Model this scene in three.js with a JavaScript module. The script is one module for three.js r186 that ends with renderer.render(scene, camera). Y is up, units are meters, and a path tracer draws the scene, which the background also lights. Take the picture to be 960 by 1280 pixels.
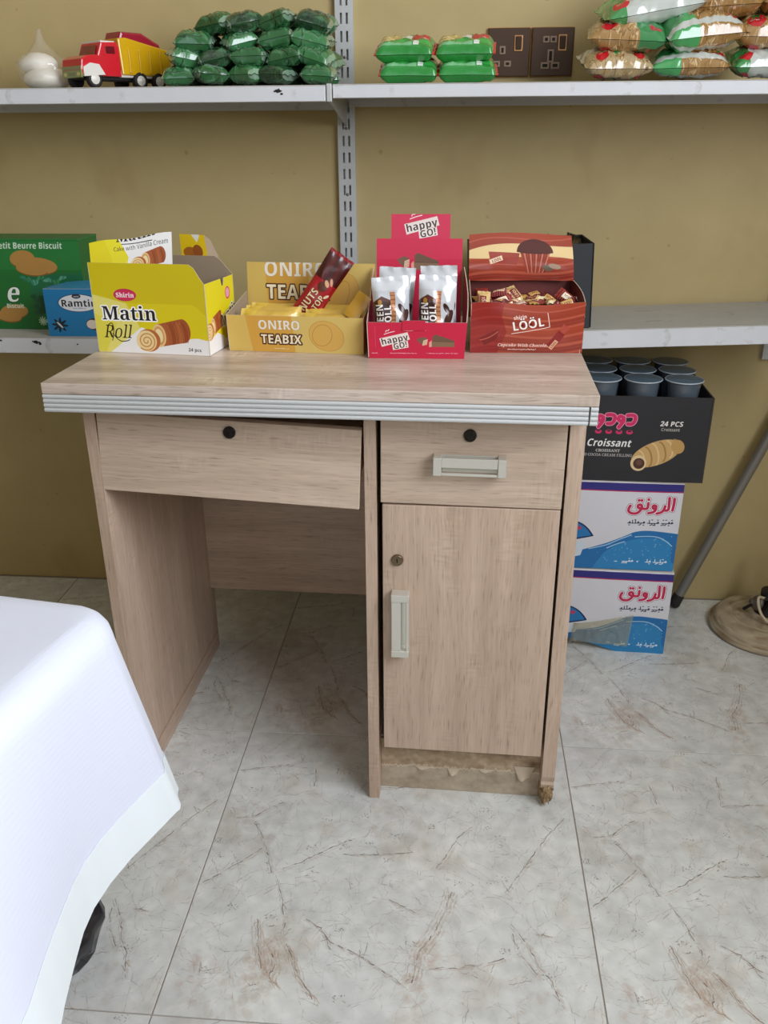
import * as THREE from 'three';
import { RoundedBoxGeometry } from 'three/addons/geometries/RoundedBoxGeometry.js';
import { mergeGeometries, mergeVertices } from 'three/addons/utils/BufferGeometryUtils.js';
import { ImprovedNoise } from 'three/addons/math/ImprovedNoise.js';
import { RectAreaLightUniformsLib } from 'three/addons/lights/RectAreaLightUniformsLib.js';

// ---------------------------------------------------------------- camera, light, exposure
const scene = new THREE.Scene();
const camera = new THREE.PerspectiveCamera(60.87, 960 / 1280, 0.05, 60);
camera.position.set(0.379, 1.0684, 1.3677);
camera.rotation.set(-0.40797, 0.08499, -0.00635, 'YXZ');
const renderer = new THREE.WebGLRenderer({ antialias: true });
renderer.toneMapping = THREE.LinearToneMapping;
renderer.toneMappingExposure = 0.83;
renderer.shadowMap.enabled = true;
RectAreaLightUniformsLib.init();
scene.background = new THREE.Color(0.80, 0.90, 1.0);

// the room: back wall z = ZW, right wall with the open shop entrance, front wall (behind the camera) with a window
const ZW = -0.606, XL = -3.6, XR = 1.6, ZF = 5.4, YC = 3.4;
const DOOR = { z0: 0.55, z1: 2.35, y0: 1.15, y1: 2.65 };   // tall side window
const WIN = { x0: -1.4, x1: 1.2, y0: 1.2, y1: 3.0 };      // shop window behind the camera
function daylight(name, w, h, pos, look, power, color) {
  const l = new THREE.RectAreaLight(color, power, w, h);
  l.name = name; l.position.set(...pos); l.lookAt(...look); l.castShadow = true; scene.add(l);
}
daylight('side_window_daylight', DOOR.z1 - DOOR.z0, DOOR.y1 - DOOR.y0, [XR + 0.02, (DOOR.y0 + DOOR.y1) / 2, (DOOR.z0 + DOOR.z1) / 2], [0, (DOOR.y0 + DOOR.y1) / 2, (DOOR.z0 + DOOR.z1) / 2], 12, 0xf0f5ff);
daylight('window_daylight', WIN.x1 - WIN.x0, WIN.y1 - WIN.y0, [(WIN.x0 + WIN.x1) / 2, (WIN.y0 + WIN.y1) / 2, ZF + 0.02], [(WIN.x0 + WIN.x1) / 2, (WIN.y0 + WIN.y1) / 2, 0], 1.0, 0xeef3ff);

// ---------------------------------------------------------------- helpers
const noise = new ImprovedNoise();
const N = (x, y, z = 0) => noise.noise(x, y, z);
const fbm = (x, y, z = 0, o = 4) => { let s = 0, a = 0.5; for (let i = 0; i < o; i++) { s += a * N(x, y, z + i * 7.3); x *= 2.03; y *= 2.03; a *= 0.5; } return s; };
function rng(seed) { let s = seed >>> 0; return () => { s = (s + 0x6d2b79f5) | 0; let t = Math.imul(s ^ (s >>> 15), 1 | s); t = (t + Math.imul(t ^ (t >>> 7), 61 | t)) ^ t; return ((t ^ (t >>> 14)) >>> 0) / 4294967296; }; }
const V = (x, y, z) => new THREE.Vector3(x, y, z);
const used = {};
function numbered(name) { const k = used[name] = (used[name] ?? -1) + 1; return k ? name + '_' + String(k).padStart(3, '0') : name; }
function tag(o, label, category, group, kind) { Object.assign(o.userData, { label, category }); if (group) o.userData.group = group; if (kind) o.userData.kind = kind; return o; }
function thing(name, label, category, pos = [0, 0, 0], turn = 0, group) {
  const g = new THREE.Group(); g.name = numbered(name); g.position.set(...pos); g.rotation.y = turn; scene.add(g); return tag(g, label, category, group);
}
function mesh(name, geo, m, parent = scene, pos, rot) {
  const o = new THREE.Mesh(geo, m); o.name = parent === scene ? numbered(name) : name; o.castShadow = o.receiveShadow = true;
  if (pos) o.position.set(...pos);
  if (rot) o.rotation.set(...rot);
  parent.add(o); return o;
}
function struct(name, geo, m, pos, label, parent = scene) {
  const o = mesh(name, geo, m, parent, pos); o.userData.kind = 'structure'; if (label) { o.userData.label = label; o.userData.category = name.split('_')[0]; } return o;
}
const M = (color, roughness = 0.6, o = {}) => new THREE.MeshPhysicalMaterial({ color, roughness, ...o });
function canvas(w, h, draw, bg) {
  const c = document.createElement('canvas'); c.width = w; c.height = h; const x = c.getContext('2d');
  if (bg) { x.fillStyle = bg; x.fillRect(0, 0, w, h); }
  draw(x, w, h);
  const t = new THREE.CanvasTexture(c); t.colorSpace = THREE.SRGBColorSpace; t.magFilter = THREE.LinearFilter; t.anisotropy = 8; return t;
}
const print = (w, h, draw, bg, rough = 0.4, o = {}) => M(0xffffff, rough, { map: canvas(w, h, draw, bg), ...o });
function pixelTex(w, h, fn, srgb = true) {   // fn(u, v) gives [r, g, b] 0..255
  const d = new Uint8Array(w * h * 4);
  for (let j = 0; j < h; j++) for (let i = 0; i < w; i++) { const c = fn(i / w, j / h, i, j), k = (j * w + i) * 4; d[k] = Math.max(0, Math.min(255, c[0])); d[k + 1] = Math.max(0, Math.min(255, c[1])); d[k + 2] = Math.max(0, Math.min(255, c[2])); d[k + 3] = 255; }
  const t = new THREE.DataTexture(d, w, h); t.wrapS = t.wrapT = THREE.MirroredRepeatWrapping; t.magFilter = THREE.LinearFilter; t.minFilter = THREE.LinearMipmapLinearFilter; if (srgb) t.colorSpace = THREE.SRGBColorSpace; t.needsUpdate = true; return t;
}
// uv in metres by the way each face points; grain = axis that u follows
function metric(geo, grain = 'x', su = 1, sv = 1, ou = 0, ov = 0) {
  const g = geo.index ? geo.toNonIndexed() : geo; if (!g.attributes.normal) g.computeVertexNormals();
  const p = g.attributes.position, n = g.attributes.normal, uv = new Float32Array(p.count * 2);
  for (let i = 0; i < p.count; i++) {
    const t = i - (i % 3); let nx = 0, ny = 0, nz = 0;
    for (let k = 0; k < 3; k++) { nx += n.getX(t + k); ny += n.getY(t + k); nz += n.getZ(t + k); }
    const a = [Math.abs(nx), Math.abs(ny), Math.abs(nz)], w = a[0] >= a[1] && a[0] >= a[2] ? 'x' : a[1] >= a[2] ? 'y' : 'z';
    const rest = ['x', 'y', 'z'].filter((q) => q !== w), c = { x: p.getX(i), y: p.getY(i), z: p.getZ(i) };
    const ua = rest.includes(grain) ? grain : rest[0], va = rest.find((q) => q !== ua);
    uv[i * 2] = c[ua] * su + ou; uv[i * 2 + 1] = c[va] * sv + ov;
  }
  g.setAttribute('uv', new THREE.BufferAttribute(uv, 2)); return g;
}
const rbox = (w, h, d, r = 0.002, s = 2) => new RoundedBoxGeometry(w, h, d, s, Math.min(r, w / 2.01, h / 2.01, d / 2.01));
// a thin sheet of material: fn(u, v) is its front; groups 0 front, 1 back, 2 rim
function sheet(fn, nu, nv, t) {
  const P = [], n1 = nu + 1;
  for (let j = 0; j <= nv; j++) for (let i = 0; i <= nu; i++) P.push(fn(i / nu, j / nv));
  const pos = [], uv = [], front = [], back = [], rim = [];
  const nrm = (i, j) => {
    const a = P[j * n1 + Math.min(i + 1, nu)], b = P[j * n1 + Math.max(i - 1, 0)], c = P[Math.min(j + 1, nv) * n1 + i], d = P[Math.max(j - 1, 0) * n1 + i];
    const n = a.clone().sub(b).cross(c.clone().sub(d)); return n.lengthSq() > 1e-16 ? n.normalize() : V(0, 1, 0);
  };
  const S = (nu + 1) * (nv + 1);
  for (let s = 0; s < 2; s++) for (let j = 0; j <= nv; j++) for (let i = 0; i <= nu; i++) {
    const q = P[j * n1 + i], m = nrm(i, j); pos.push(q.x - m.x * t * s, q.y - m.y * t * s, q.z - m.z * t * s); uv.push(i / nu, j / nv);
  }
  for (let j = 0; j < nv; j++) for (let i = 0; i < nu; i++) {
    const a = j * n1 + i, b = a + 1, c = a + n1, d = c + 1;
    front.push(a, b, d, a, d, c); back.push(a + S, d + S, b + S, a + S, c + S, d + S);
  }
  const edge = (a, b) => { const k = pos.length / 3; for (const q of [a, b, b + S, a + S]) { pos.push(pos[q * 3], pos[q * 3 + 1], pos[q * 3 + 2]); uv.push(uv[q * 2], uv[q * 2 + 1]); } rim.push(k, k + 2, k + 1, k, k + 3, k + 2); };
  for (let i = 0; i < nu; i++) { edge(i, i + 1); edge(nv * n1 + i + 1, nv * n1 + i); }
  for (let j = 0; j < nv; j++) { edge((j + 1) * n1, j * n1); edge(j * n1 + nu, (j + 1) * n1 + nu); }
  const g = new THREE.BufferGeometry(); g.setAttribute('position', new THREE.Float32BufferAttribute(pos, 3)); g.setAttribute('uv', new THREE.Float32BufferAttribute(uv, 2));
  g.setIndex([...front, ...back, ...rim]); g.addGroup(0, front.length, 0); g.addGroup(front.length, back.length, 1); g.addGroup(front.length + back.length, rim.length, 2);
  g.computeVertexNormals(); return g;
}
const lerp = (a, b, t) => a + (b - a) * t;
// flat or bent panel through four corners BL, BR, TR, TL (front seen with BL left); bend pushes the middle along the normal
function panel(bl, br, tr, tl, t = 0.0012, n = 1, warp) {
  const A = V(...bl), B = V(...br), C = V(...tr), D = V(...tl);
  return sheet((u, v) => { const p = A.clone().lerp(B, u).lerp(D.clone().lerp(C, u), v); return warp ? warp(p, u, v) : p; }, n, n, t);
}
// sealed pillow pack lying flat: w along x, l along z, t thick; crimped ends along x
function pillow(w, l, t, { seed = 1, cr = 0.0015, fin = 0.07, nu = 22, nv = 12, ex = 3, ez = 2.4, freq = 60 } = {}) {
  const parts = [];
  for (const s of [1, -1]) {
    const pos = [], uv = [], idx = [];
    for (let j = 0; j <= nv; j++) for (let i = 0; i <= nu; i++) {
      const u = (i / nu) * 2 - 1, v = (j / nv) * 2 - 1, e = Math.abs(u) / (1 - fin);
      const body = e < 1 ? Math.pow(1 - Math.pow(e, ex), 0.6) * Math.pow(Math.max(0, 1 - Math.pow(Math.abs(v), ez)), 0.55) : 0;
      const x = u * w / 2, z = v * l / 2 * (e < 1 ? 1 - 0.06 * (1 - e) : 1), k = cr * (0.25 + body) * (Math.abs(v) < 1 ? 1 : 0.2);
      const wave = e >= 1 ? 0.0012 * Math.sin(v * 9 + seed) : 0;
      const n = N(x * freq + seed * 3.1, z * freq, seed) + 0.6 * Math.abs(N(x * freq * 2.3, z * freq * 2.3, seed + 9)) * 1.4;
      pos.push(x + (e >= 1 ? 0.0012 * N(z * 120, seed) : 0), s * (body * t / 2 + 0.0004 + (Math.abs(v) < 0.99 && body > 0 ? k * n : 0)) + wave, z + k * 0.6 * N(x * 50, seed * 2.2));
      uv.push(i / nu, 1 - j / nv);
    }
    for (let j = 0; j < nv; j++) for (let i = 0; i < nu; i++) { const a = j * (nu + 1) + i, b = a + 1, c = a + nu + 1, d = c + 1; s > 0 ? idx.push(a, c, b, b, c, d) : idx.push(a, b, c, b, d, c); }
    const g = new THREE.BufferGeometry(); g.setAttribute('position', new THREE.Float32BufferAttribute(pos, 3)); g.setAttribute('uv', new THREE.Float32BufferAttribute(uv, 2)); g.setIndex(idx); g.computeVertexNormals(); parts.push(g);
  }
  return mergeGeometries(parts);
}
function extrudeYZ(pts, w) {   // polygon in (z, y), extruded along x from 0 to w
  const s = new THREE.Shape(pts.map(([z, y]) => new THREE.Vector2(-z, y)));
  const g = new THREE.ExtrudeGeometry(s, { depth: w, bevelEnabled: false }); g.rotateY(Math.PI / 2); return g;
}
function smoothBall(r, n) { const g = new THREE.IcosahedronGeometry(r, n); g.deleteAttribute('normal'); const p = g.attributes.position, uv = new Float32Array(p.count * 2); for (let i = 0; i < p.count; i++) { uv[i * 2] = p.getX(i) / r * 0.5 + 0.5; uv[i * 2 + 1] = p.getY(i) / r * 0.5 + 0.5; } g.setAttribute('uv', new THREE.BufferAttribute(uv, 2)); return mergeVertices(g, r * 1e-4); }
const lathe = (pts, n = 32) => new THREE.LatheGeometry(pts.map(([r, y]) => new THREE.Vector2(r, y)), n);
const tube = (pts, r, n = 24, k = 8) => new THREE.TubeGeometry(new THREE.CatmullRomCurve3(pts.map((p) => V(...p))), n, r, k);

// ---------------------------------------------------------------- surface materials
// light oak laminate, grain along u (1 uv = 0.8 m by 0.4 m)
function oak(seed, tint = [1, 1, 1], k = 1) {
  const W = 1024, H = 512, rnd = rng(seed), base = pixelTex(W, H, (u, v) => {
    const warp = fbm(u * 3, v * 3, seed) * 0.10, y = v + warp * 0.25;
    const band = fbm(u * 1.6, y * 9, seed + 3), fine = fbm(u * 7, y * 120, seed + 5, 3), pore = Math.max(0, N(u * 26, y * 210, seed + 8) - 0.25), cath = Math.sin((y * 16 + fbm(u * 2.2, v * 4, seed + 11) * 5) * 6.28);
    const saw = Math.max(0, N(u * 8, v * 8, seed + 20) - 0.12) * (N(u * 160, v * 18, seed + 21)) * 26;
    const s = k * (band * 30 + fine * 20 - pore * 66 + cath * 2.2 + saw);
    return [(196 + s) * tint[0], (174 + s) * tint[1], (153 + s) * tint[2]];
  });
  return base;
}
const oakTop = oak(3, [1.0, 1.025, 1.07], 1.5), oakFront = oak(17), oakDoor = oak(31, [0.985, 0.965, 0.96]);
const wood = (map, o = {}) => M(0xffffff, 0.42, { map, bumpMap: map, bumpScale: 0.00025, ...o });
const woodTop = wood(oakTop, { roughness: 0.33 }), woodFront = wood(oakFront), woodDoor = wood(oakDoor), woodSide = wood(oakDoor);
const G = (geo, grain, ou = 0, ov = 0) => metric(geo, grain, 1 / 0.8, 1 / 0.4, ou, ov);
const edgeBand = M(0xc2a98c, 0.5);

// yellow ochre wall paint with stains and scuffs
const wallMap = pixelTex(1024, 1024, (u, v) => {
  const s = fbm(u * 5, v * 5, 2) * 14 + fbm(u * 30, v * 30, 5, 3) * 6, st = Math.max(0, fbm(u * 11, v * 7, 40, 4) - 0.22) * 90, sp = N(u * 140, v * 140, 60) > 0.68 ? 18 : 0;
  return [186 + s - st * 0.5 - sp, 166 + s - st * 0.6 - sp, 116 + s * 0.9 - st * 0.55 - sp];
});
const wallBump = pixelTex(512, 512, (u, v) => { const k = 128 + fbm(u * 40, v * 40, 3, 4) * 120; return [k, k, k]; }, false);
const wallPaint = M(0xffffff, 0.62, { map: wallMap, bumpMap: wallBump, bumpScale: 0.0012 });
const ceilPaint = M(0xd8d5cd, 0.85);

// floor tile: cream-grey marble print, the same print on every tile
const VEINS = [
  [[.042, .389], [.099, .374], [.136, .336], [.171, .314]], [[.190, .576], [.246, .545], [.306, .500], [.368, .453], [.388, .444]], [[.100, .400], [.135, .463], [.165, .531], [.181, .583]],
  [[.202, .601], [.228, .667], [.248, .736], [.249, .770]], [[.298, .721], [.338, .746], [.367, .783], [.411, .801], [.464, .828], [.497, .851], [.544, .883], [.578, .860]], [[.177, .730], [.201, .828], [.217, .868]],
  [[.226, .804], [.246, .856], [.239, .887], [.266, .914]], [[.262, .796], [.289, .842], [.305, .881], [.349, .936]], [[0, .635], [.050, .593], [.142, .498]], [[.350, .762], [.370, .804]], [[.499, .646], [.540, .667], [.569, .682]],
  [[.005, .188], [.062, .174], [.164, .149]], [[.364, .502], [.446, .498], [.549, .481]], [[.616, .534], [.640, .492], [.671, .420], [.713, .373]], [[.569, .879], [.582, .796], [.617, .739], [.644, .669], [.657, .607]],
  [[.804, .697], [.846, .765], [.864, .816], [.891, .854], [.910, .919]], [[.611, .836], [.673, .831], [.735, .816], [.781, .797]], [[.799, .596], [.871, .474], [.925, .386], [.973, .323]], [[.807, .725], [.818, .778], [.858, .836]],
  [[.867, .720], [.903, .728]], [[.447, .110], [.428, .235]], [[.429, .239], [.553, .220]], [[.239, .160], [.245, .241]], [[.299, .138], [.307, .180]], [[.424, .042], [.452, .066]],
];
const tileMap = canvas(1536, 1536, (x, W) => {
  const img = x.createImageData(W, W), d = img.data;
  for (let j = 0; j < W; j++) for (let i = 0; i < W; i++) {
    const u = i / W, v = j / W, c = fbm(u * 4, v * 4, 1.5, 5), f = fbm(u * 26 + c * 2, v * 26, 4.2, 4), b = Math.max(0, fbm(u * 5.5 + 9, v * 5.5, 8.8, 5) - 0.10), g2 = Math.max(0, fbm(u * 9, v * 9, 15.1, 4) - 0.08);
    const k = (j * W + i) * 4; d[k] = 214 + c * 22 + f * 26 - b * 40 - g2 * 30; d[k + 1] = 215 + c * 22 + f * 26 - b * 58 - g2 * 32; d[k + 2] = 210 + c * 20 + f * 26 - b * 74 - g2 * 35; d[k + 3] = 255;
  }
  x.putImageData(img, 0, 0);
  const r = rng(77);
  const blot = (u, v, rad, col, n) => { for (let k = 0; k < n; k++) { const a = r() * 6.28, q = Math.sqrt(r()) * rad; x.fillStyle = `rgba(${col},${0.03 + r() * 0.06})`; x.beginPath(); x.ellipse((u + Math.cos(a) * q) * W, (v + Math.sin(a) * q * 1.5) * W, 6 + r() * 22, 5 + r() * 14, r() * 3, 0, 7); x.fill(); } };
  blot(.225, .84, .05, '150,112,84', 90); blot(.18, .95, .07, '150,112,84', 70); blot(.60, .80, .035, '166,128,104', 50); blot(.57, .9, .03, '150,112,84', 40); blot(.10, .42, .07, '158,132,112', 50); blot(.46, .36, .05, '170,138,112', 50); blot(.08, .9, .05, '168,132,112', 40); blot(.86, .9, .07, '176,146,126', 40); blot(.75, .1, .07, '160,126,100', 60);
  const line = (pts, w, a, col = '74,62,54') => {
    for (let k = 0; k + 1 < pts.length; k++) {
      const [x0, y0] = pts[k], [x1, y1] = pts[k + 1], L = Math.hypot(x1 - x0, y1 - y0), n = Math.max(4, Math.round(L * 90));
      let px = x0 * W, py = y0 * W;
      for (let s = 1; s <= n; s++) {
        const t = s / n, qx = lerp(x0, x1, t) * W + (r() - 0.5) * 7, qy = lerp(y0, y1, t) * W + (r() - 0.5) * 7;
        x.strokeStyle = `rgba(${col},${a * (r() < 0.18 ? 0.1 : 0.35 + r() * 0.75)})`; x.lineWidth = w * (0.4 + r() * 1.1); x.beginPath(); x.moveTo(px, py); x.lineTo(qx, qy); x.stroke(); px = qx; py = qy;
        if (r() < 0.10) { x.lineWidth = w * 0.5; x.beginPath(); x.moveTo(px, py); x.lineTo(px + (r() - 0.5) * 50, py + (r() - 0.5) * 50); x.stroke(); }
      }
    }
  };
  for (const v of VEINS) { line(v, 2.9, 0.68); line(v.map(([a, b]) => [a + 0.006, b + 0.004]), 9, 0.17, '146,112,88'); if ([5, 6, 7, 14].includes(VEINS.indexOf(v))) for (let q = -2; q < 3; q++) line(v.map(([a, b]) => [a + q * 0.008, b + q * 0.005]), 4, 0.30, '150,108,78'); line(v.map(([a, b]) => [a - 0.004, b + 0.003]), 1.6, 0.4); }
  for (let k = 0; k < 760; k++) {   // fine secondary veins
    let u = r(), v = r(), a = r() * 6.28; const pts = [[u, v]], n = 2 + (r() * 4 | 0);
    for (let q = 0; q < n; q++) { a += (r() - 0.5) * 1.4; u += Math.cos(a) * 0.03; v += Math.sin(a) * 0.03; pts.push([u, v]); }
    line(pts, 1.0 + r() * 0.8, 0.16 + r() * 0.32, r() < 0.5 ? '96,84,76' : '150,122,104');
  }
  for (let k = 0; k < 90; k++) {   // short dark cracks in loose bundles
    const u = r(), v = r(), a = r() * 3.14; for (let q = 0; q < 3; q++) { const du = (r() - 0.5) * 0.03, dv = (r() - 0.5) * 0.03, L = 0.012 + r() * 0.035, b = a + (r() - 0.5) * 0.7; line([[u + du, v + dv], [u + du + Math.cos(b) * L, v + dv + Math.sin(b) * L]], 1.2 + r() * 1.4, 0.25 + r() * 0.35, r() < 0.6 ? '84,72,64' : '140,108,88'); }
  }
  for (let k = 0; k < 34; k++) { const u = r(), v = r(); for (let q = 0; q < 14; q++) { x.fillStyle = `rgba(70,58,50,${0.2 + r() * 0.4})`; x.beginPath(); x.ellipse((u + (r() - 0.5) * 0.03) * W, (v + (r() - 0.5) * 0.018) * W, 1 + r() * 3.5, 0.8 + r() * 1.6, r() * 3, 0, 7); x.fill(); } }
});
const tileMat = M(0xffffff, 0.30, { map: tileMap }), grout = M(0xa79d92, 0.9);

// ---------------------------------------------------------------- the room
{
  const t = 0.15, B = (w, h, d, x, y, z) => new THREE.BoxGeometry(w, h, d).translate(x, y, z);
  const floor = struct('floor', B(XR - XL + 2 * t, 0.12, ZF - ZW + 2 * t, (XR + XL) / 2, -0.0618, (ZF + ZW) / 2), grout, undefined, 'floor of large veined cream marble print tiles');
  const tg = rbox(0.598, 0.008, 0.598, 0.0008, 1);
  { // top face print: u = x, v = -z
    const p = tg.attributes.position, uv = tg.attributes.uv; for (let i = 0; i < p.count; i++) uv.setXY(i, p.getX(i) / 0.598 + 0.5, 0.5 - p.getZ(i) / 0.598);
  }
  for (let i = -6; i < 3; i++) for (let j = -1; j < 9; j++) mesh('tile', tg, tileMat, floor, [0.3 + i * 0.6, -0.004, 0.3 + j * 0.6]);
  struct('wall_back', metric(B(XR - XL + 2 * t, YC, t, (XR + XL) / 2, YC / 2, ZW - t / 2), 'x', 0.5, 0.5), wallPaint, undefined, 'ochre yellow painted wall behind the shelves');
  struct('wall_left', metric(B(t, YC, ZF - ZW, XL - t / 2, YC / 2, (ZF + ZW) / 2), 'z', 0.5, 0.5), wallPaint, undefined, 'ochre yellow painted side wall opposite the tall window');
  struct('wall_right', metric(mergeGeometries([B(t, YC, DOOR.z0 - ZW, XR + t / 2, YC / 2, (DOOR.z0 + ZW) / 2), B(t, YC, ZF - DOOR.z1, XR + t / 2, YC / 2, (ZF + DOOR.z1) / 2), B(t, YC - DOOR.y1, DOOR.z1 - DOOR.z0, XR + t / 2, (YC + DOOR.y1) / 2, (DOOR.z0 + DOOR.z1) / 2), B(t, DOOR.y0, DOOR.z1 - DOOR.z0, XR + t / 2, DOOR.y0 / 2, (DOOR.z0 + DOOR.z1) / 2)]), 'z', 0.5, 0.5), wallPaint, undefined, 'ochre yellow painted side wall with a tall window');
  struct('wall_front', metric(mergeGeometries([B(WIN.x0 - XL + t, YC, t, (WIN.x0 + XL - t) / 2, YC / 2, ZF + t / 2), B(XR - WIN.x1 + t, YC, t, (WIN.x1 + XR + t) / 2, YC / 2, ZF + t / 2), B(WIN.x1 - WIN.x0, WIN.y0, t, (WIN.x0 + WIN.x1) / 2, WIN.y0 / 2, ZF + t / 2), B(WIN.x1 - WIN.x0, YC - WIN.y1, t, (WIN.x0 + WIN.x1) / 2, (YC + WIN.y1) / 2, ZF + t / 2)]), 'x', 0.5, 0.5), wallPaint, undefined, 'ochre yellow painted wall with the shop window');
  struct('ceiling', B(XR - XL + 2 * t, t, ZF - ZW + 2 * t, (XR + XL) / 2, YC + t / 2, (ZF + ZW) / 2), ceilPaint, undefined, 'plain off-white ceiling');
  const fr = M(0x9aa0a4, 0.4, { metalness: 0.7 });
const dz = (DOOR.z0 + DOOR.z1) / 2, dy = (DOOR.y0 + DOOR.y1) / 2, dw = DOOR.z1 - DOOR.z0, dh = DOOR.y1 - DOOR.y0;
  const win2 = struct('window_2', mergeGeometries([B(0.05, dh, 0.05, XR + 0.1, dy, DOOR.z0 + 0.025), B(0.05, dh, 0.05, XR + 0.1, dy, DOOR.z1 - 0.025), B(0.05, dh, 0.05, XR + 0.1, dy, dz), B(0.05, 0.05, dw, XR + 0.1, DOOR.y0 + 0.025, dz), B(0.05, 0.05, dw, XR + 0.1, DOOR.y1 - 0.025, dz)]), fr, undefined, 'tall two-pane metal side window');
  for (const q of [-1, 1]) mesh('pane', B(0.006, dh - 0.1, dw / 2 - 0.075, XR + 0.1, dy, dz + q * dw / 4), M(0xffffff, 0.02, { transmission: 1, thickness: 0 }), win2);
  const wx = (WIN.x0 + WIN.x1) / 2, wy = (WIN.y0 + WIN.y1) / 2, ww = WIN.x1 - WIN.x0, wh = WIN.y1 - WIN.y0;
  const win = struct('window_1', mergeGeometries([B(0.05, wh, 0.05, WIN.x0 + 0.025, wy, ZF + 0.09), B(0.05, wh, 0.05, WIN.x1 - 0.025, wy, ZF + 0.09), B(0.05, wh, 0.05, wx, wy, ZF + 0.09), B(ww, 0.05, 0.05, wx, WIN.y0 + 0.025, ZF + 0.09), B(ww, 0.05, 0.05, wx, WIN.y1 - 0.025, ZF + 0.09)]), fr, undefined, 'two-pane metal shop window');
  for (const s of [-1, 1]) mesh('pane', B(ww / 2 - 0.075, wh - 0.1, 0.006, wx + s * ww / 4, wy, ZF + 0.09), M(0xffffff, 0.02, { transmission: 1, thickness: 0 }), win);
}

// ---------------------------------------------------------------- shelving: slotted rails, brackets, four metal shelves
const steelMap = pixelTex(512, 512, (u, v) => { const s = fbm(u * 8, v * 8, 3, 4) * 10, st = Math.max(0, fbm(u * 14, v * 14, 21, 4) - 0.26) * 190; return [213 + s - st, 215 + s - st * 1.1, 218 + s - st * 1.3]; });
const deckPaint = M(0xd9d4c8, 0.6, { map: steelMap }), shelfPaint = M(0xffffff, 0.42, { map: steelMap }), railPaint = M(0xc3c5c4, 0.45, { metalness: 0.15 }), bareSteel = M(0x77736c, 0.5, { metalness: 0.6 }), chip = M(0x1f1b19, 0.8);
function rail(x, y0, y1, label) {
  const g = thing('slotted_rail', label, 'shelf rail', [x, y0, ZW]);
  const w = 0.036, h = y1 - y0, s = new THREE.Shape([[-w / 2, 0], [w / 2, 0], [w / 2, h], [-w / 2, h]].map((q) => new THREE.Vector2(...q)));
  for (let y = 0.02; y < h - 0.03; y += 0.032) for (const sx of [-1, 1]) {
    const a = sx * 0.0058 - 0.0021, hole = new THREE.Path([[a, y], [a + 0.0042, y], [a + 0.0042, y + 0.0195], [a, y + 0.0195]].map((q) => new THREE.Vector2(...q))); s.holes.push(hole);
  }
  mesh('face', new THREE.ExtrudeGeometry(s, { depth: 0.0016, bevelEnabled: false }), railPaint, g, [0, 0, 0.0125]);
  for (const sx of [-1, 1]) mesh('flange', new THREE.BoxGeometry(0.0016, h, 0.0125), railPaint, g, [sx * (w / 2 - 0.0008), h / 2, 0.00625]);
  mesh('channel_back', new THREE.BoxGeometry(w - 0.004, h, 0.001), railPaint, g, [0, h / 2, 0.0007]);
  for (const y of [1.213, 1.082, 0.953, 0.62]) if (y > y0 && y < y1) mesh('screw', lathe([[0, 0.002], [0.0022, 0.0016], [0.003, 0]], 14), bareSteel, g, [0, y - y0, 0.0141], [Math.PI / 2, 0, 0]);
  return g;
}
rail(0.1385, 0.42, 1.95, 'grey slotted metal rail on the wall above the desk');
rail(1.0685, 0.610, 1.95, 'grey slotted metal rail beside the leaning pole');
function bracket(x, y, depth, label) {
  const g = thing('shelf_bracket', label, 'bracket', [x, y, ZW]);
  mesh('plate', extrudeYZ([[0.015, 0], [depth, 0], [depth + 0.002, -0.006], [depth, -0.026], [depth - 0.02, -0.03], [0.03, -0.062], [0.015, -0.066]], 0.003), railPaint, g, [-0.0015, 0, 0]);
  mesh('front_hook', rbox(0.010, 0.030, 0.006, 0.002), railPaint, g, [0, -0.013, depth + 0.002]);
  mesh('hook_tooth', new THREE.BoxGeometry(0.003, 0.014, 0.01), bareSteel, g, [0, -0.02, 0.012]);
  return g;
}
bracket(0.1385, 1.152, 0.252, 'grey triangular bracket between the two upper shelves');
bracket(0.1385, 0.700, 0.252, 'grey bracket between the two lower shelves behind the snack boxes');
bracket(1.0685, 1.152, 0.252, 'grey bracket under the upper shelf holding pasta');

function shelf(x0, x1, y, lip, tilt, label, chips = []) {
  const w = x1 - x0, d = 0.244, g = thing('metal_shelf', label, 'shelf', [x0, y, ZW + 0.012]); g.rotation.z = tilt;
  mesh('deck', metric(rbox(w, 0.003, d, 0.001), 'x', 2, 2, x0), deckPaint, g, [w / 2, -0.0015, d / 2]);
  mesh('front_lip', metric(rbox(w, lip, 0.004, 0.0015), 'x', 2, 2, x0 + 0.3), shelfPaint, g, [w / 2, -lip / 2, d - 0.002]);
  mesh('bottom_return', metric(new THREE.BoxGeometry(w, 0.002, 0.02), 'x', 2, 2), shelfPaint, g, [w / 2, -lip + 0.001, d - 0.012]);
  mesh('back_lip', metric(new THREE.BoxGeometry(w, lip + 0.008, 0.003), 'x', 2, 2), shelfPaint, g, [w / 2, -(lip + 0.008) / 2, 0.0015]);
  for (const [cx, cy, r, seed] of chips) {   // flaked paint
    const rnd = rng(seed), s = new THREE.Shape(); for (let k = 0; k < 9; k++) { const a = k / 9 * 6.28, q = r * (0.45 + rnd() * 0.75); s[k ? 'lineTo' : 'moveTo'](Math.cos(a) * q, Math.sin(a) * q * 0.75); }
    mesh('paint_chip', new THREE.ExtrudeGeometry(s, { depth: 0.0004, bevelEnabled: false }), chip, g, [cx - x0, cy, d]);
  }
  return g;
}
shelf(-0.80, 0.132, 1.152, 0.027, 0, 'light grey metal shelf holding the toy truck and green packets', [[0.047, -0.009, 0.007, 3], [0.052, -0.014, 0.003, 5], [0.040, -0.010, 0.0025, 8]]);
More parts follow.
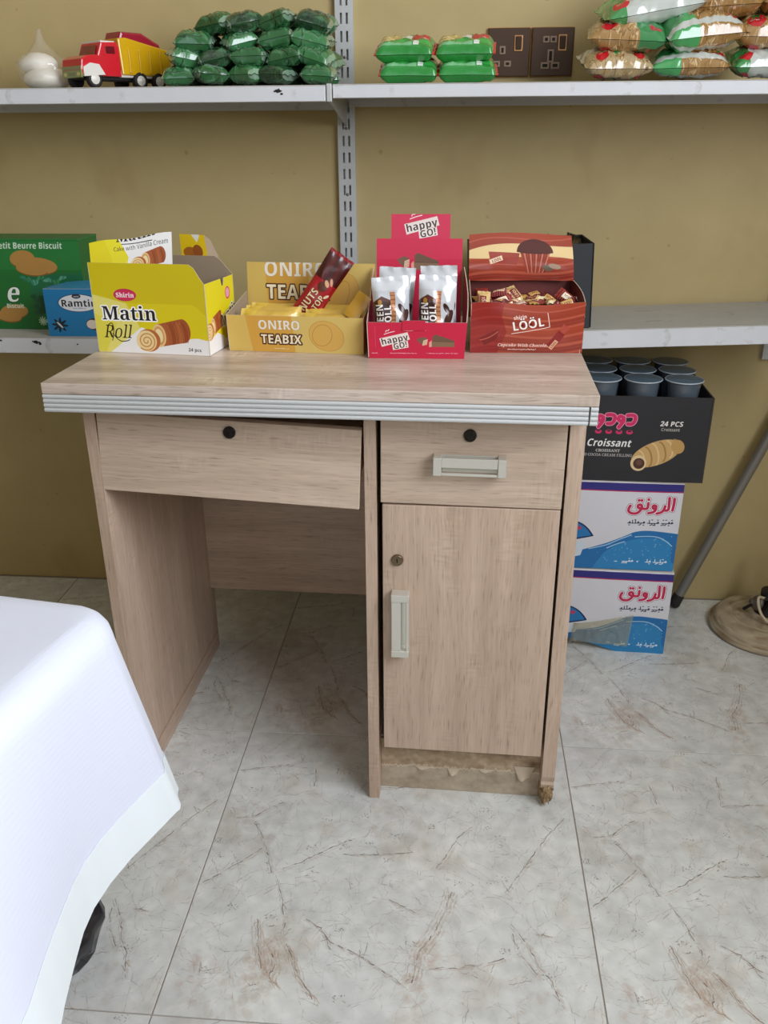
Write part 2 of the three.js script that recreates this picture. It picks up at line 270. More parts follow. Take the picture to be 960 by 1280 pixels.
shelf(0.145, 1.12, 1.153, 0.023, 0, 'light grey metal shelf holding noodle packs and pasta bags');
shelf(-0.80, 0.132, 0.692, 0.033, 0, 'light grey metal shelf under the green and blue biscuit boxes', [[-0.483, -0.010, 0.006, 11], [-0.475, -0.012, 0.005, 12], [-0.49, -0.008, 0.003, 13], [-0.558, -0.007, 0.0035, 14], [-0.395, -0.013, 0.0025, 15]]);
shelf(0.145, 1.12, 0.700, 0.037, 0.040, 'light grey metal shelf under the plain black carton');

// two switched sockets on the wall
function socket(x, universal, label) {
  const g = thing('wall_socket', label, 'socket', [x, 1.174, ZW]);
  const bronze = M(0x4a382c, 0.38, { metalness: 0.55 }), copper = M(0xb98a5c, 0.3, { metalness: 0.9 }), hole = M(0x120f0d, 0.8);
  mesh('back_plate', rbox(0.084, 0.088, 0.006, 0.002), copper, g, [0, 0.044, 0.003]);
  mesh('face_plate', rbox(0.0815, 0.0855, 0.004, 0.0015), bronze, g, [0, 0.044, 0.0068]);
  const sw = mesh('switch_frame', rbox(0.017, 0.029, 0.003, 0.001), copper, g, [0.019, 0.060, 0.0088]);
  mesh('rocker', rbox(0.0125, 0.0245, 0.004, 0.002), bronze, sw, [0, 0, 0.0012], [0.09, 0, 0]);
  const pin = (px, py, w, h) => { const f = mesh('pin_surround', rbox(w + 0.007, h + 0.006, 0.002, 0.001), M(0x8d7763, 0.45, { metalness: 0.3 }), g, [px, py, 0.0090]); mesh('pin_slot', rbox(w, h, 0.0014, 0.0006), hole, f, [0, 0, 0.0006]); };
  if (universal) { pin(-0.013, 0.066, 0.006, 0.006); pin(0.001, 0.066, 0.006, 0.006); pin(-0.003, 0.037, 0.006, 0.017); pin(-0.013, 0.020, 0.010, 0.006); pin(0.007, 0.020, 0.010, 0.006); }
  else { pin(-0.012, 0.048, 0.005, 0.009); pin(-0.023, 0.024, 0.007, 0.005); pin(-0.001, 0.024, 0.007, 0.005); }
}
socket(0.4655, false, 'bronze switched wall socket with three plain pin slots');
socket(0.5515, true, 'bronze switched wall socket with extra universal pin slots');

// ---------------------------------------------------------------- the desk
{
  const X0 = 0.19, Z0 = -0.06, g = thing('desk', 'small light oak desk with two drawers and a cupboard, metal-trimmed top', 'desk', [X0, 0, Z0], -0.022);
  const T = 0.707;   // underside of the trim
  const box = (name, x0, x1, y0, y1, z0, z1, m, grain, r = 0.0012, off = 0, parent = g) => mesh(name, G(rbox(x1 - x0, y1 - y0, z1 - z0, r), grain, off * 0.37, off * 0.61), m, parent, [(x0 + x1) / 2 - X0, (y0 + y1) / 2, (z0 + z1) / 2 - Z0]);
  box('top_panel', -0.201, 0.577, 0.7335, 0.7500, -0.325, 0.2175, woodTop, 'x', 0.0018, 1);
  // ridged aluminium edging under the top
  const alu = M(0xcdcfce, 0.42, { metalness: 0.25, bumpMap: wallBump, bumpScale: 0.0003 });
  const prof = [[0, 0], [0.010, 0]]; for (let k = 0; k < 4; k++) { const y = 0.0003 + k * 0.0066; for (let q = 0; q <= 6; q++) { const a = (q / 6) * Math.PI; prof.push([0.0105 + Math.sin(a) * 0.0028, y + 0.0031 - Math.cos(a) * 0.0031]); } } prof.push([0.010, 0.0265], [0, 0.0265]);
  mesh('front_trim', extrudeYZ(prof, 0.764), alu, g, [-0.200 - X0, T, 0.2055 - Z0]);
  mesh('corner_trim', extrudeYZ(prof, 0.010), alu, g, [0.5665 - X0, T, 0.2055 - Z0]);
  for (const s of [0, 1]) { const q = extrudeYZ(prof, 0.53); q.rotateY(s ? Math.PI / 2 : -Math.PI / 2); mesh('side_trim', q, alu, g, [(s ? 0.5645 : -0.1875) - X0, T, (s ? 0.205 : -0.32) - Z0]); }
  box('top_frame', -0.185, 0.560, 0.704, 0.7335, -0.30, 0.200, woodSide, 'x', 0.001, 2);
  box('left_panel', -0.170, -0.152, 0, 0.704, -0.31, 0.166, woodSide, 'y', 0.0008, 3);
  box('skirting_strip', -0.152, -0.1485, 0.0, 0.035, -0.30, 0.150, woodSide, 'z', 0.001, 5);
  box('divider_panel', 0.2525, 0.2705, 0, 0.704, -0.31, 0.166, woodSide, 'y', 0.0008, 4);
  // right panel with a rotted lower front corner
  { const r = rng(5), pts = [[-0.31, 0], [0.128, 0]]; for (let k = 1; k < 8; k++) pts.push([0.128 + 0.038 * Math.min(1, k / 6) * (0.55 + 0.45 * r()), 0.008 * k + r() * 0.003]); pts.push([0.166, 0.070], [0.166, 0.704], [-0.31, 0.704]);
    mesh('right_panel', G(extrudeYZ(pts, 0.022), 'y', 1.9, 1.1), woodSide, g, [0.5475 - X0, 0, -Z0]);
    const rot = smoothBall(0.018, 4), p = rot.attributes.position; for (let k = 0; k < p.count; k++) { const q = V(p.getX(k), p.getY(k), p.getZ(k)), n = 1 + 0.55 * N(q.x * 220, q.y * 220, q.z * 220) + 0.3 * N(q.x * 500, q.y * 500, 3); p.setXYZ(k, q.x * n * 0.66, q.y * n * 1.45, q.z * n * 0.95); } rot.computeVertexNormals();
    mesh('crumbled_chipboard', rot, M(0xffffff, 0.95, { map: pixelTex(128, 128, (u, v) => { const k = N(u * 40, v * 40, 4) * 60 + N(u * 14, v * 14, 2) * 50; return [150 + k, 124 + k, 88 + k]; }) }), g, [0.5585 - X0, 0.0285, 0.146 - Z0]).userData.label = 'crumbled brown chipboard at the rotted panel foot'; }
  box('modesty_panel', -0.152, 0.2525, 0.155, 0.704, -0.30, -0.284, woodSide, 'x', 0.001, 6);
  box('cabinet_back', 0.2705, 0.5475, 0.02, 0.704, -0.305, -0.297, woodSide, 'y', 0.001, 7);
  box('cabinet_floor', 0.2705, 0.5475, 0.094, 0.108, -0.297, 0.128, woodSide, 'x', 0.001, 8);
  // plinth with torn laminate
  const plinthMap = canvas(1024, 384, (x, W, H) => {
    const r = rng(9), img = x.createImageData(W, H); let k = 0;
    for (let j = 0; j < H; j++) for (let i = 0; i < W; i++, k += 4) {
      const u = i / W, v = j / H, edge = 0.52 + 0.10 * fbm(u * 9, 2.2, 3, 5) + 0.05 * N(u * 60, 1, 8), n = fbm(u * 30, v * 10, 5, 4) * 30 + fbm(u * 6, v * 4, 9, 4) * 46, dirt = Math.max(0, fbm(u * 5, v * 3, 30, 4)) * 55;
      const torn = v < edge ? [172 + n - Math.max(0, fbm(u * 4, v * 4, 60)) * 70, 150 + n - Math.max(0, fbm(u * 4, v * 4, 60)) * 80, 122 + n - Math.max(0, fbm(u * 4, v * 4, 60)) * 84] : [180 + n * 0.6 - dirt, 164 + n * 0.6 - dirt, 142 + n * 0.6 - dirt];
      const rim = Math.abs(v - edge) < 0.018 ? 26 : 0; img.data.set([torn[0] + rim, torn[1] + rim, torn[2] + rim, 255], k);
    }
    x.putImageData(img, 0, 0);
  });
  { const q = rbox(0.277, 0.105, 0.014, 0.001); const p = q.attributes.position, uv = q.attributes.uv; for (let i = 0; i < p.count; i++) uv.setXY(i, p.getX(i) / 0.277 + 0.5, p.getY(i) / 0.105 + 0.5); mesh('plinth', q, M(0xffffff, 0.75, { map: plinthMap }), g, [0.409 - X0, 0.0525, 0.127 - Z0]).userData.label = 'plinth with torn laminate and brown water stains'; }
  { const r = rng(12); for (const [x, y, w, h, lift] of [[0.398, 0.044, 0.022, 0.012, 0.005], [0.520, 0.052, 0.036, 0.022, 0.010], [0.345, 0.048, 0.03, 0.006, 0.003], [0.455, 0.05, 0.03, 0.006, 0.003]]) mesh('peeling_laminate', sheet((u, v) => V((u - 0.5) * w * (0.5 + v * 0.5), v * h - h / 2, lift * (1 - v) * (1 - v) * (0.7 + 0.5 * Math.sin(u * 5))), 6, 5, 0.0006), M(0xc9b79e, 0.6), g, [x - X0, y, 0.135 - Z0]); }
  // locks and handles
  const lockDark = M(0x2b2622, 0.35, { metalness: 0.7 }), brass = M(0x7d6b55, 0.32, { metalness: 0.85 }), keyhole = M(0x0b0a09, 0.8), satin = M(0xd2cfc4, 0.3, { metalness: 0.45 });
  const lock = (parent, x, y, z, m, r) => { const l = mesh('lock', lathe([[0, 0.004], [r * 0.55, 0.004], [r * 0.6, 0.0028], [r * 0.8, 0.0042], [r * 0.95, 0.0034], [r, 0], [0, 0]], 28), m, parent, [x, y, z], [Math.PI / 2, 0, 0]); mesh('keyhole', rbox(r * 0.22, 0.0012, r * 0.7, 0.0004), keyhole, l, [0, 0.0040, 0]); };
  const handle = (parent, x, y, z, L, vertical) => {   // squared bar handle with clear-cut end blocks
    const h = new THREE.Group(); h.name = 'handle'; h.position.set(x, y, z); if (vertical) h.rotation.z = Math.PI / 2; parent.add(h);
    for (const s of [-1, 1]) mesh('end_block', rbox(0.0125, 0.028, 0.021, 0.0015), satin, h, [s * (L / 2 - 0.006), 0, 0.0105]);
    mesh('bar', rbox(L - 0.024, 0.015, 0.004, 0.0012), satin, h, [0, 0.006, 0.018]);
    mesh('lower_bar', rbox(L - 0.024, 0.004, 0.004, 0.001), satin, h, [0, -0.0115, 0.018]);
    mesh('recess', rbox(L - 0.024, 0.026, 0.003, 0.0008), satin, h, [0, 0, 0.002]);
  };
  // wide drawer, sagging to the right
  const d1 = new THREE.Group(); d1.name = 'drawer'; d1.position.set(0.0475 - X0, 0.622, 0.158 - Z0); d1.rotation.z = -0.046; g.add(d1);
  d1.userData.label = 'wide sagging drawer without a handle';
  mesh('drawer_front', G(rbox(0.399, 0.1255, 0.016, 0.0012), 'x', 0.2, 0.83), woodFront, d1);
  mesh('drawer_box', new THREE.BoxGeometry(0.38, 0.085, 0.36), M(0xb79b80, 0.7), d1, [0, 0.004, -0.19]);
  lock(d1, 0.0035, 0.0455, 0.008, lockDark, 0.0095);
  // small drawer
  const d2 = new THREE.Group(); d2.name = 'drawer'; d2.position.set(0.4105 - X0, 0.6275, 0.158 - Z0); d2.rotation.z = -0.006; g.add(d2);
  d2.userData.label = 'small drawer with a metal bar handle';
  mesh('drawer_front', G(rbox(0.267, 0.130, 0.016, 0.0012), 'x', 0.55, 0.3), woodFront, d2);
  mesh('drawer_box', new THREE.BoxGeometry(0.25, 0.09, 0.36), M(0xb79b80, 0.7), d2, [0, -0.002, -0.19]);
  lock(d2, -0.004, 0.045, 0.008, lockDark, 0.0095);
  handle(d2, -0.003, 0.0025, 0.008, 0.105, false);
  // cupboard door
  const dr = new THREE.Group(); dr.name = 'cupboard_door'; dr.position.set(0.411 - X0, 0.3355, 0.158 - Z0); g.add(dr);
  mesh('door_panel', G(rbox(0.264, 0.449, 0.016, 0.0014), 'y', 0.5, 0.5), woodDoor, dr);
  lock(dr, -0.109, 0.133, 0.008, brass, 0.0095);
  handle(dr, -0.1035, 0.0255, 0.008, 0.112, true);
}

// ---------------------------------------------------------------- printing helpers
const FONT = 'sans-serif', SERIF = 'serif';
function text(x, s, px, py, size, { font = FONT, bold = true, fill = '#fff', stroke, sw = 4, align = 'center', rot = 0, skew = 0, sx = 1, sy = 1 } = {}) {
  x.save(); x.translate(px, py); x.rotate(rot); x.transform(sx, 0, skew, sy, 0, 0); x.font = `${bold ? 'bold ' : ''}${size}px ${font}`; x.textAlign = align; x.textBaseline = 'middle'; x.lineJoin = 'round';
  if (stroke) { x.strokeStyle = stroke; x.lineWidth = sw; x.strokeText(s, 0, 0); }
  x.fillStyle = fill; x.fillText(s, 0, 0); x.restore();
}
const ell = (x, cx, cy, rx, ry, fill, rot = 0) => { x.fillStyle = fill; x.beginPath(); x.ellipse(cx, cy, rx, ry, rot, 0, 7); x.fill(); };
const poly = (x, pts, fill) => { x.fillStyle = fill; x.beginPath(); pts.forEach(([a, b], i) => (i ? x.lineTo(a, b) : x.moveTo(a, b))); x.closePath(); x.fill(); };
function strokes(x, list, w, col) { x.strokeStyle = col; x.lineWidth = w; x.lineCap = x.lineJoin = 'round'; for (const s of list) { x.beginPath(); if (s.length === 1) { x.arc(s[0][0], s[0][1], 0.6, 0, 7); } else { x.moveTo(...s[0]); for (let k = 1; k < s.length - 1; k++) { const a = s[k], b = s[k + 1]; k === s.length - 2 ? x.quadraticCurveTo(a[0], a[1], b[0], b[1]) : x.quadraticCurveTo(a[0], a[1], (a[0] + b[0]) / 2, (a[1] + b[1]) / 2); } if (s.length === 2) x.lineTo(...s[1]); } x.stroke(); } }
function scribble(x, px, py, w, h, col, seed, lw = 2) {   // a line of lettering too small to read
  const r = rng(seed); x.strokeStyle = col; x.lineWidth = lw; x.lineCap = 'round';
  for (let q = px; q < px + w;) { const cw = h * (0.35 + r() * 0.4); x.beginPath(); x.moveTo(q, py + (r() - 0.5) * h * 0.6); x.quadraticCurveTo(q + cw * 0.5, py + (r() - 0.5) * h * 1.6, q + cw * 0.8, py + (r() - 0.5) * h * 0.6); x.stroke(); q += cw * (r() < 0.12 ? 1.9 : 1); }
}
function cakeRoll(x, cx, cy, s) {   // swiss roll with a cut slice
  x.save(); x.translate(cx, cy); x.scale(s, s); x.rotate(-0.12);
  x.fillStyle = '#a4522a'; x.beginPath(); x.moveTo(-10, -52); x.lineTo(120, -66); x.ellipse(122, -8, 38, 58, 0, -1.5, 1.5); x.lineTo(-4, 58); x.closePath(); x.fill();
  for (let k = 0; k < 26; k++) { x.strokeStyle = k % 2 ? 'rgba(120,52,24,.55)' : 'rgba(206,128,76,.5)'; x.lineWidth = 5; x.beginPath(); const a = -5 + (k * 37) % 140; x.moveTo(a, -55 + (k * 13) % 20); x.quadraticCurveTo(a + 18, 0, a + 6, 50); x.stroke(); }
  ell(x, -10, 4, 36, 56, '#e9c88c', 0); ell(x, -10, 4, 28, 46, '#d79b58', 0); ell(x, -10, 4, 20, 34, '#f1dca8', 0);
  ell(x, -70, 22, 62, 56, '#b96a36', 0.1); ell(x, -82, 24, 54, 52, '#efd49a', 0.1);
  x.strokeStyle = '#c98d50'; x.lineWidth = 6; x.beginPath(); for (let a = 0; a < 15; a += 0.2) { const r = 6 + a * 2.9; const qx = -82 + Math.cos(a) * r, qy = 24 + Math.sin(a) * r * 0.95; a ? x.lineTo(qx, qy) : x.moveTo(qx, qy); } x.stroke();
  x.restore();
}
function arabicLine(x, right, y, words, s, col, seed) {   // small joined lettering written from the right
  const r = rng(seed); let q = right;
  for (const n of words) {
    const L = n * s * 0.62, list = [[[q, y - s * 0.1], [q - L * 0.5, y + s * 0.04], [q - L, y - s * 0.04]]];
    for (let k = 0; k < n; k++) { const t = q - (k + 0.3) * s * 0.62, h = r(); if (h < 0.35) list.push([[t, y], [t - s * 0.06, y - s * 0.75]]); else if (h < 0.7) list.push([[t, y - s * 0.05], [t + s * 0.14, y - s * 0.42], [t - s * 0.2, y - s * 0.32], [t - s * 0.1, y]]); else list.push([[t, y], [t - s * 0.1, y + s * 0.45], [t - s * 0.5, y + s * 0.4]]); if (r() < 0.5) { const up = r() < 0.5 ? -0.85 : 0.42; list.push([[t, y + s * up]], [[t - s * 0.18, y + s * up]]); } }
    strokes(x, list, s * 0.2, col); q -= L + s * 0.55;
  }
}
const kraft = M(0x9a8770, 0.85), cardEdge = M(0xcbbfa8, 0.85);

// ---------------------------------------------------------------- snack boxes on the desk
const YT = 0.7502;
{ // yellow cake-roll box, empty, with torn-open lid
  const g = thing('snack_box', 'open yellow cake roll box standing empty on the desk', 'snack box', [-0.196, YT, 0.016], -0.115);
  const w = 0.190, h = 0.140, d = 0.122;
  const front = print(1024, 756, (x, W, H) => {
    x.fillStyle = '#dccb12'; x.fillRect(0, 0, W, H); x.fillStyle = '#d2bf0c'; x.fillRect(0, 0, W, 330);
    poly(x, [[0, 260], [0, H], [130, H], [420, 560], [300, 330]], '#e6dc74'); poly(x, [[0, 420], [0, H], [70, H], [200, 500]], '#e2d64c');
    poly(x, [[110, H], [420, 530], [700, 640], [W, 590], [W, H]], '#f0eeec');
    ell(x, 300, 262, 102, 52, '#c0234e'); ell(x, 300, 262, 94, 45, '#cf2b55'); text(x, 'Shirin', 300, 264, 52, { font: SERIF });
    text(x, 'Matin', 318, 418, 158, { font: SERIF, fill: '#161412', stroke: '#fff', sw: 20, sx: 1.06 });
    text(x, 'Roll', 205, 574, 138, { font: SERIF, bold: false, fill: '#161412', skew: -0.28, sy: 1.1 }); strokes(x, [[[110, 528], [150, 480], [170, 560], [140, 650]], [[150, 590], [190, 650], [260, 660], [300, 640]]], 7, '#161412');
    cakeRoll(x, 590, 588, 1.72); text(x, '24 pcs', 890, 706, 40, { fill: '#222' });
  });
  const sideP = print(512, 480, (x, W, H) => { x.fillStyle = '#e0d21a'; x.fillRect(0, 0, W, H); poly(x, [[0, 380], [160, 350], [330, 420], [W, 300], [W, H], [0, H]], '#f0eeec'); ell(x, 390, 110, 44, 44, '#c9305a'); ell(x, 390, 110, 34, 34, '#e8a0b4'); text(x, 'Matin', 400, 250, 110, { font: SERIF, fill: '#1a1816', stroke: '#fff', sw: 12, rot: -0.25 }); x.save(); x.beginPath(); x.rect(0, 0, 250, H); x.clip(); cakeRoll(x, 105, 290, 1.05); x.restore(); });
  const lidP = print(640, 320, (x, W, H) => { x.fillStyle = '#f1efec'; x.fillRect(0, 0, W, H); poly(x, [[0, 0], [230, 0], [300, 140], [250, H], [0, H]], '#e9dc2a'); poly(x, [[0, 0], [120, 0], [170, 150], [140, H], [0, H]], '#e4d420'); x.fillStyle = '#161412'; text(x, 'Matin', 360, -22, 104, { font: SERIF, fill: '#161412', rot: -0.05 }); x.fillRect(250, 36, 240, 6); text(x, 'Cake with Vanilla Cream', 400, 66, 44, { fill: '#333', bold: false, rot: -0.05, sx: 0.9 }); cakeRoll(x, 440, 165, 0.95); });
  const backP = print(320, 200, (x, W, H) => { x.fillStyle = '#d6b50e'; x.fillRect(0, 0, W, H); ell(x, 120, 160, 90, 50, '#9a5a1a'); ell(x, 210, 150, 60, 60, '#8a4a16'); poly(x, [[150, 0], [260, 0], [220, 70]], '#d8d4cc'); });
  mesh('front_panel', sheet((u, v) => { const x = u * w, cut = Math.max(0, (x - 0.172) / (w - 0.172)); return V(x, v * (h - 0.030 * Math.pow(cut, 0.8)), -0.0025 * Math.sin(v * 3.1) * Math.sin(u * 3.1)); }, 24, 6, 0.001), [front, kraft, cardEdge], g);
  mesh('side_panel', sheet((u, v) => { const notch = Math.abs(u - 0.62) < 0.045 ? 0.012 : 0; return V(w, v * (0.111 - 0.002 * u - notch), -u * d); }, 24, 4, 0.001), [sideP, kraft, cardEdge], g);
  mesh('side_panel', panel([0, 0, -d], [0, 0, 0], [0, h - 0.002, 0], [0.0, h - 0.006, -d], 0.001), [front, kraft, cardEdge], g);
  mesh('back_panel', sheet((u, v) => { const x = w - u * w, cut = Math.max(0, (x - 0.165) / (w - 0.165)); return V(x, v * (h - 0.002 - 0.028 * cut), -d); }, 20, 2, 0.001), [sideP, kraft, cardEdge], g);
  mesh('bottom_panel', panel([0, 0, 0], [w, 0, 0], [w, 0, -d], [0, 0, -d], -0.001), [kraft, kraft, cardEdge], g);
  mesh('lid_flap', sheet((u, v) => V(lerp(-0.002, 0.124, u) - 0.004 * v * (1 - u), lerp(h - 0.030, h + 0.026 + 0.016 * u + 0.0015 * Math.sin(u * 9), v), -0.012 - 0.022 * u - 0.012 * v), 12, 4, 0.001), [lidP, kraft, cardEdge], g);
  mesh('back_flap', panel([0.104, h - 0.004, -d + 0.001], [0.150, h - 0.004, -d + 0.001], [0.143, h + 0.030, -d - 0.006], [0.10, h + 0.031, -d - 0.006], 0.001), [backP, kraft, cardEdge], g);
  mesh('torn_flap', panel([0.150, h - 0.004, -d + 0.001], [0.164, h - 0.006, -d - 0.012], [0.150, h + 0.022, -d - 0.014], [0.143, h + 0.030, -d - 0.006], 0.001), [kraft, backP, cardEdge], g);
}
// crinkly wrapper stock
const gloss = { clearcoat: 0.6, clearcoatRoughness: 0.18 };
{ // tan-yellow tea-biscuit tray
  const g = thing('snack_box', 'low yellow biscuit tray with raised back between the cake and wafer boxes', 'snack box', [0.0125, YT, -0.007], -0.085);
  const w = 0.221, h = 0.0575, d = 0.105, hb = 0.124;
  const art = (x, W, H, y0, big) => {
    x.fillStyle = '#d4b45e'; x.fillRect(0, 0, W, H); poly(x, [[W * 0.14, 0], [W * 0.52, 0], [W * 0.5, H], [W * 0.18, H]], '#d3a043'); poly(x, [[W * 0.48, 0], [W, 0], [W, H], [W * 0.5, H]], '#d6b968');
    x.strokeStyle = 'rgba(150,100,34,.55)'; x.lineWidth = 4; x.beginPath(); x.ellipse(W * 0.73, H * 0.52, W * 0.13, H * 0.4, 0.35, 0, 7); x.stroke(); x.fillStyle = 'rgba(214,160,72,.6)'; x.fill(); x.beginPath(); x.ellipse(W * 0.70, H * 0.5, W * 0.07, H * 0.3, 0.5, 0, 7); x.stroke();
    text(x, 'ONIRO', W * 0.385, y0, big, { fill: '#ece6da', stroke: '#b99048', sw: 5, sx: 1.05 });
    text(x, 'TEABIX', W * 0.395, y0 + big * 1.12, big * 0.98, { fill: '#f0e2bc', stroke: '#4a2410', sw: 20 }); text(x, 'TEABIX', W * 0.395, y0 + big * 1.12, big * 0.98, { fill: '#f2e6c6' });
  };
  const front = print(1024, 264, (x, W, H) => { art(x, W, H, 66, 92); x.fillStyle = '#e6cfa0'; scribble(x, 350, 238, 110, 10, '#e9d6ae', 4, 3); }), back = print(1024, 560, (x, W, H) => { x.fillStyle = '#d9bd52'; art(x, W, H, 48, 150); });
  mesh('front_panel', panel([0, 0, 0], [w, 0, 0], [w + 0.001, h, 0.002], [-0.001, h, 0.002], 0.001), [front, cardEdge, cardEdge], g);
  mesh('back_panel', panel([0, 0, -d], [w, 0, -d], [w, hb, -d - 0.012], [0, hb, -d - 0.012], 0.001), [back, kraft, cardEdge], g);
  const sp = M(0xd2b25c, 0.45);
  mesh('side_panel', panel([0, 0, -d], [0, 0, 0], [-0.001, h, 0.002], [0, h + 0.02, -d], 0.001), [sp, kraft, cardEdge], g);
  mesh('side_panel', panel([w, 0, 0], [w, 0, -d], [w, h + 0.02, -d], [w + 0.001, h, 0.002], 0.001), [sp, cardEdge, cardEdge], g);
  mesh('bottom_panel', panel([0, 0, 0], [w, 0, 0], [w, 0, -d], [0, 0, -d], -0.001), [kraft, kraft, cardEdge], g);
  const bis = print(512, 160, (x, W, H) => { x.fillStyle = '#d6b04c'; x.fillRect(0, 0, W, H); x.fillStyle = '#e6d6a4'; x.fillRect(0, 52, W, 50); scribble(x, 60, 76, 380, 26, '#c08a3a', 3, 4); poly(x, [[30, 0], [160, 0], [120, 50], [20, 50]], '#e4c04c'); x.fillStyle = '#e8c868'; x.fillRect(0, 0, 34, H); x.fillRect(W - 34, 0, 34, H); }, undefined, 0.28, gloss);
  const at = (lx, ly, lz) => g.localToWorld(V(lx, ly, lz)); g.updateMatrixWorld(true);
  const packs = [[0.062, 0.040, -0.024, 0.03, 0.52], [0.060, 0.040, -0.050, -0.05, 0.6], [0.062, 0.040, -0.080, 0.02, 0.62], [0.163, 0.038, -0.053, 0.05, 0.6], [0.160, 0.040, -0.082, -0.02, 0.62], [0.158, 0.036, -0.023, 0.02, 0.5]];
  packs.forEach(([lx, ly, lz, ry, rx], k) => { const o = mesh('biscuit_pack', pillow(0.096, 0.056, 0.024, { seed: 20 + k, cr: 0.0022, fin: 0.09 }), bis); o.position.copy(at(lx, ly - 0.004, lz)); o.rotation.set(rx * 0.3 + 1.0, -0.085 + ry, (k % 3 - 1) * 0.03, 'YXZ'); tag(o, ['front pack by the cake roll box', 'middle pack by the cake roll box', 'back pack by the cake roll box', 'middle pack by the crimson box', 'back pack by the crimson box', 'front pack by the crimson box'][k].replace('pack', 'yellow wrapped biscuit pack in the tray,'), 'snack pack', 'biscuit packs in the yellow tray'); });
  { const o = mesh('torn_wrapper', sheet((u, v) => V((u - 0.5) * 0.026, (v - 0.5) * 0.044, 0.003 * Math.sin(u * 3.1) + 0.001 * Math.sin(v * 8)), 8, 8, 0.0005), [M(0xd9a53a, 0.35, gloss), M(0xe8d8a8, 0.5), M(0xe8d8a8, 0.5)]); o.position.copy(at(0.207, 0.070, -0.028)); o.rotation.set(-0.4, -0.2, -0.62); tag(o, 'loose folded piece of yellow wrapper sticking out of the tray corner', 'wrapper'); }
  const red = print(512, 180, (x, W, H) => {   // long axis = x
    x.fillStyle = '#a81522'; x.fillRect(0, 0, W, H); x.fillStyle = '#4a0f0e'; x.fillRect(300, 0, 190, H); for (let k = 0; k < 5; k++) { x.fillStyle = k % 2 ? '#571512' : '#3d0c0b'; x.fillRect(300, 18 + k * 32, 190, 18); } x.fillStyle = '#8c101a'; x.fillRect(490, 0, 22, H);
    ell(x, 262, 92, 40, 34, '#5a2a16', 0.4); ell(x, 292, 108, 26, 14, '#d9a67c', -0.8); ell(x, 316, 130, 28, 10, '#d89a7c', -0.6);
    text(x, 'NUTS', 130, 60, 70, { fill: '#e9d2a2', stroke: '#5a1a10', sw: 9, rot: 0.06 }); text(x, 'TOP', 150, 124, 56, { fill: '#e9d2a2', stroke: '#5a1a10', sw: 8, rot: 0.06 }); ell(x, 214, 150, 22, 9, '#ecd9b4', 0.6);
  }, undefined, 0.3, gloss);
  const bar = mesh('chocolate_bar', pillow(0.120, 0.044, 0.014, { seed: 3, cr: 0.0012, fin: 0.10, ez: 4 }), red);
  bar.position.copy(at(0.141, 0.093, -0.070));
  { const ax = V(0.56, 0.80, -0.10).normalize(), n2 = V(0.05, 0.12, 1); n2.addScaledVector(ax, -n2.dot(ax)).normalize(); bar.quaternion.setFromRotationMatrix(new THREE.Matrix4().makeBasis(ax, n2, ax.clone().cross(n2))); }
  tag(bar, 'dark red chocolate bar leaning against the back of the yellow tray', 'chocolate bar');
}
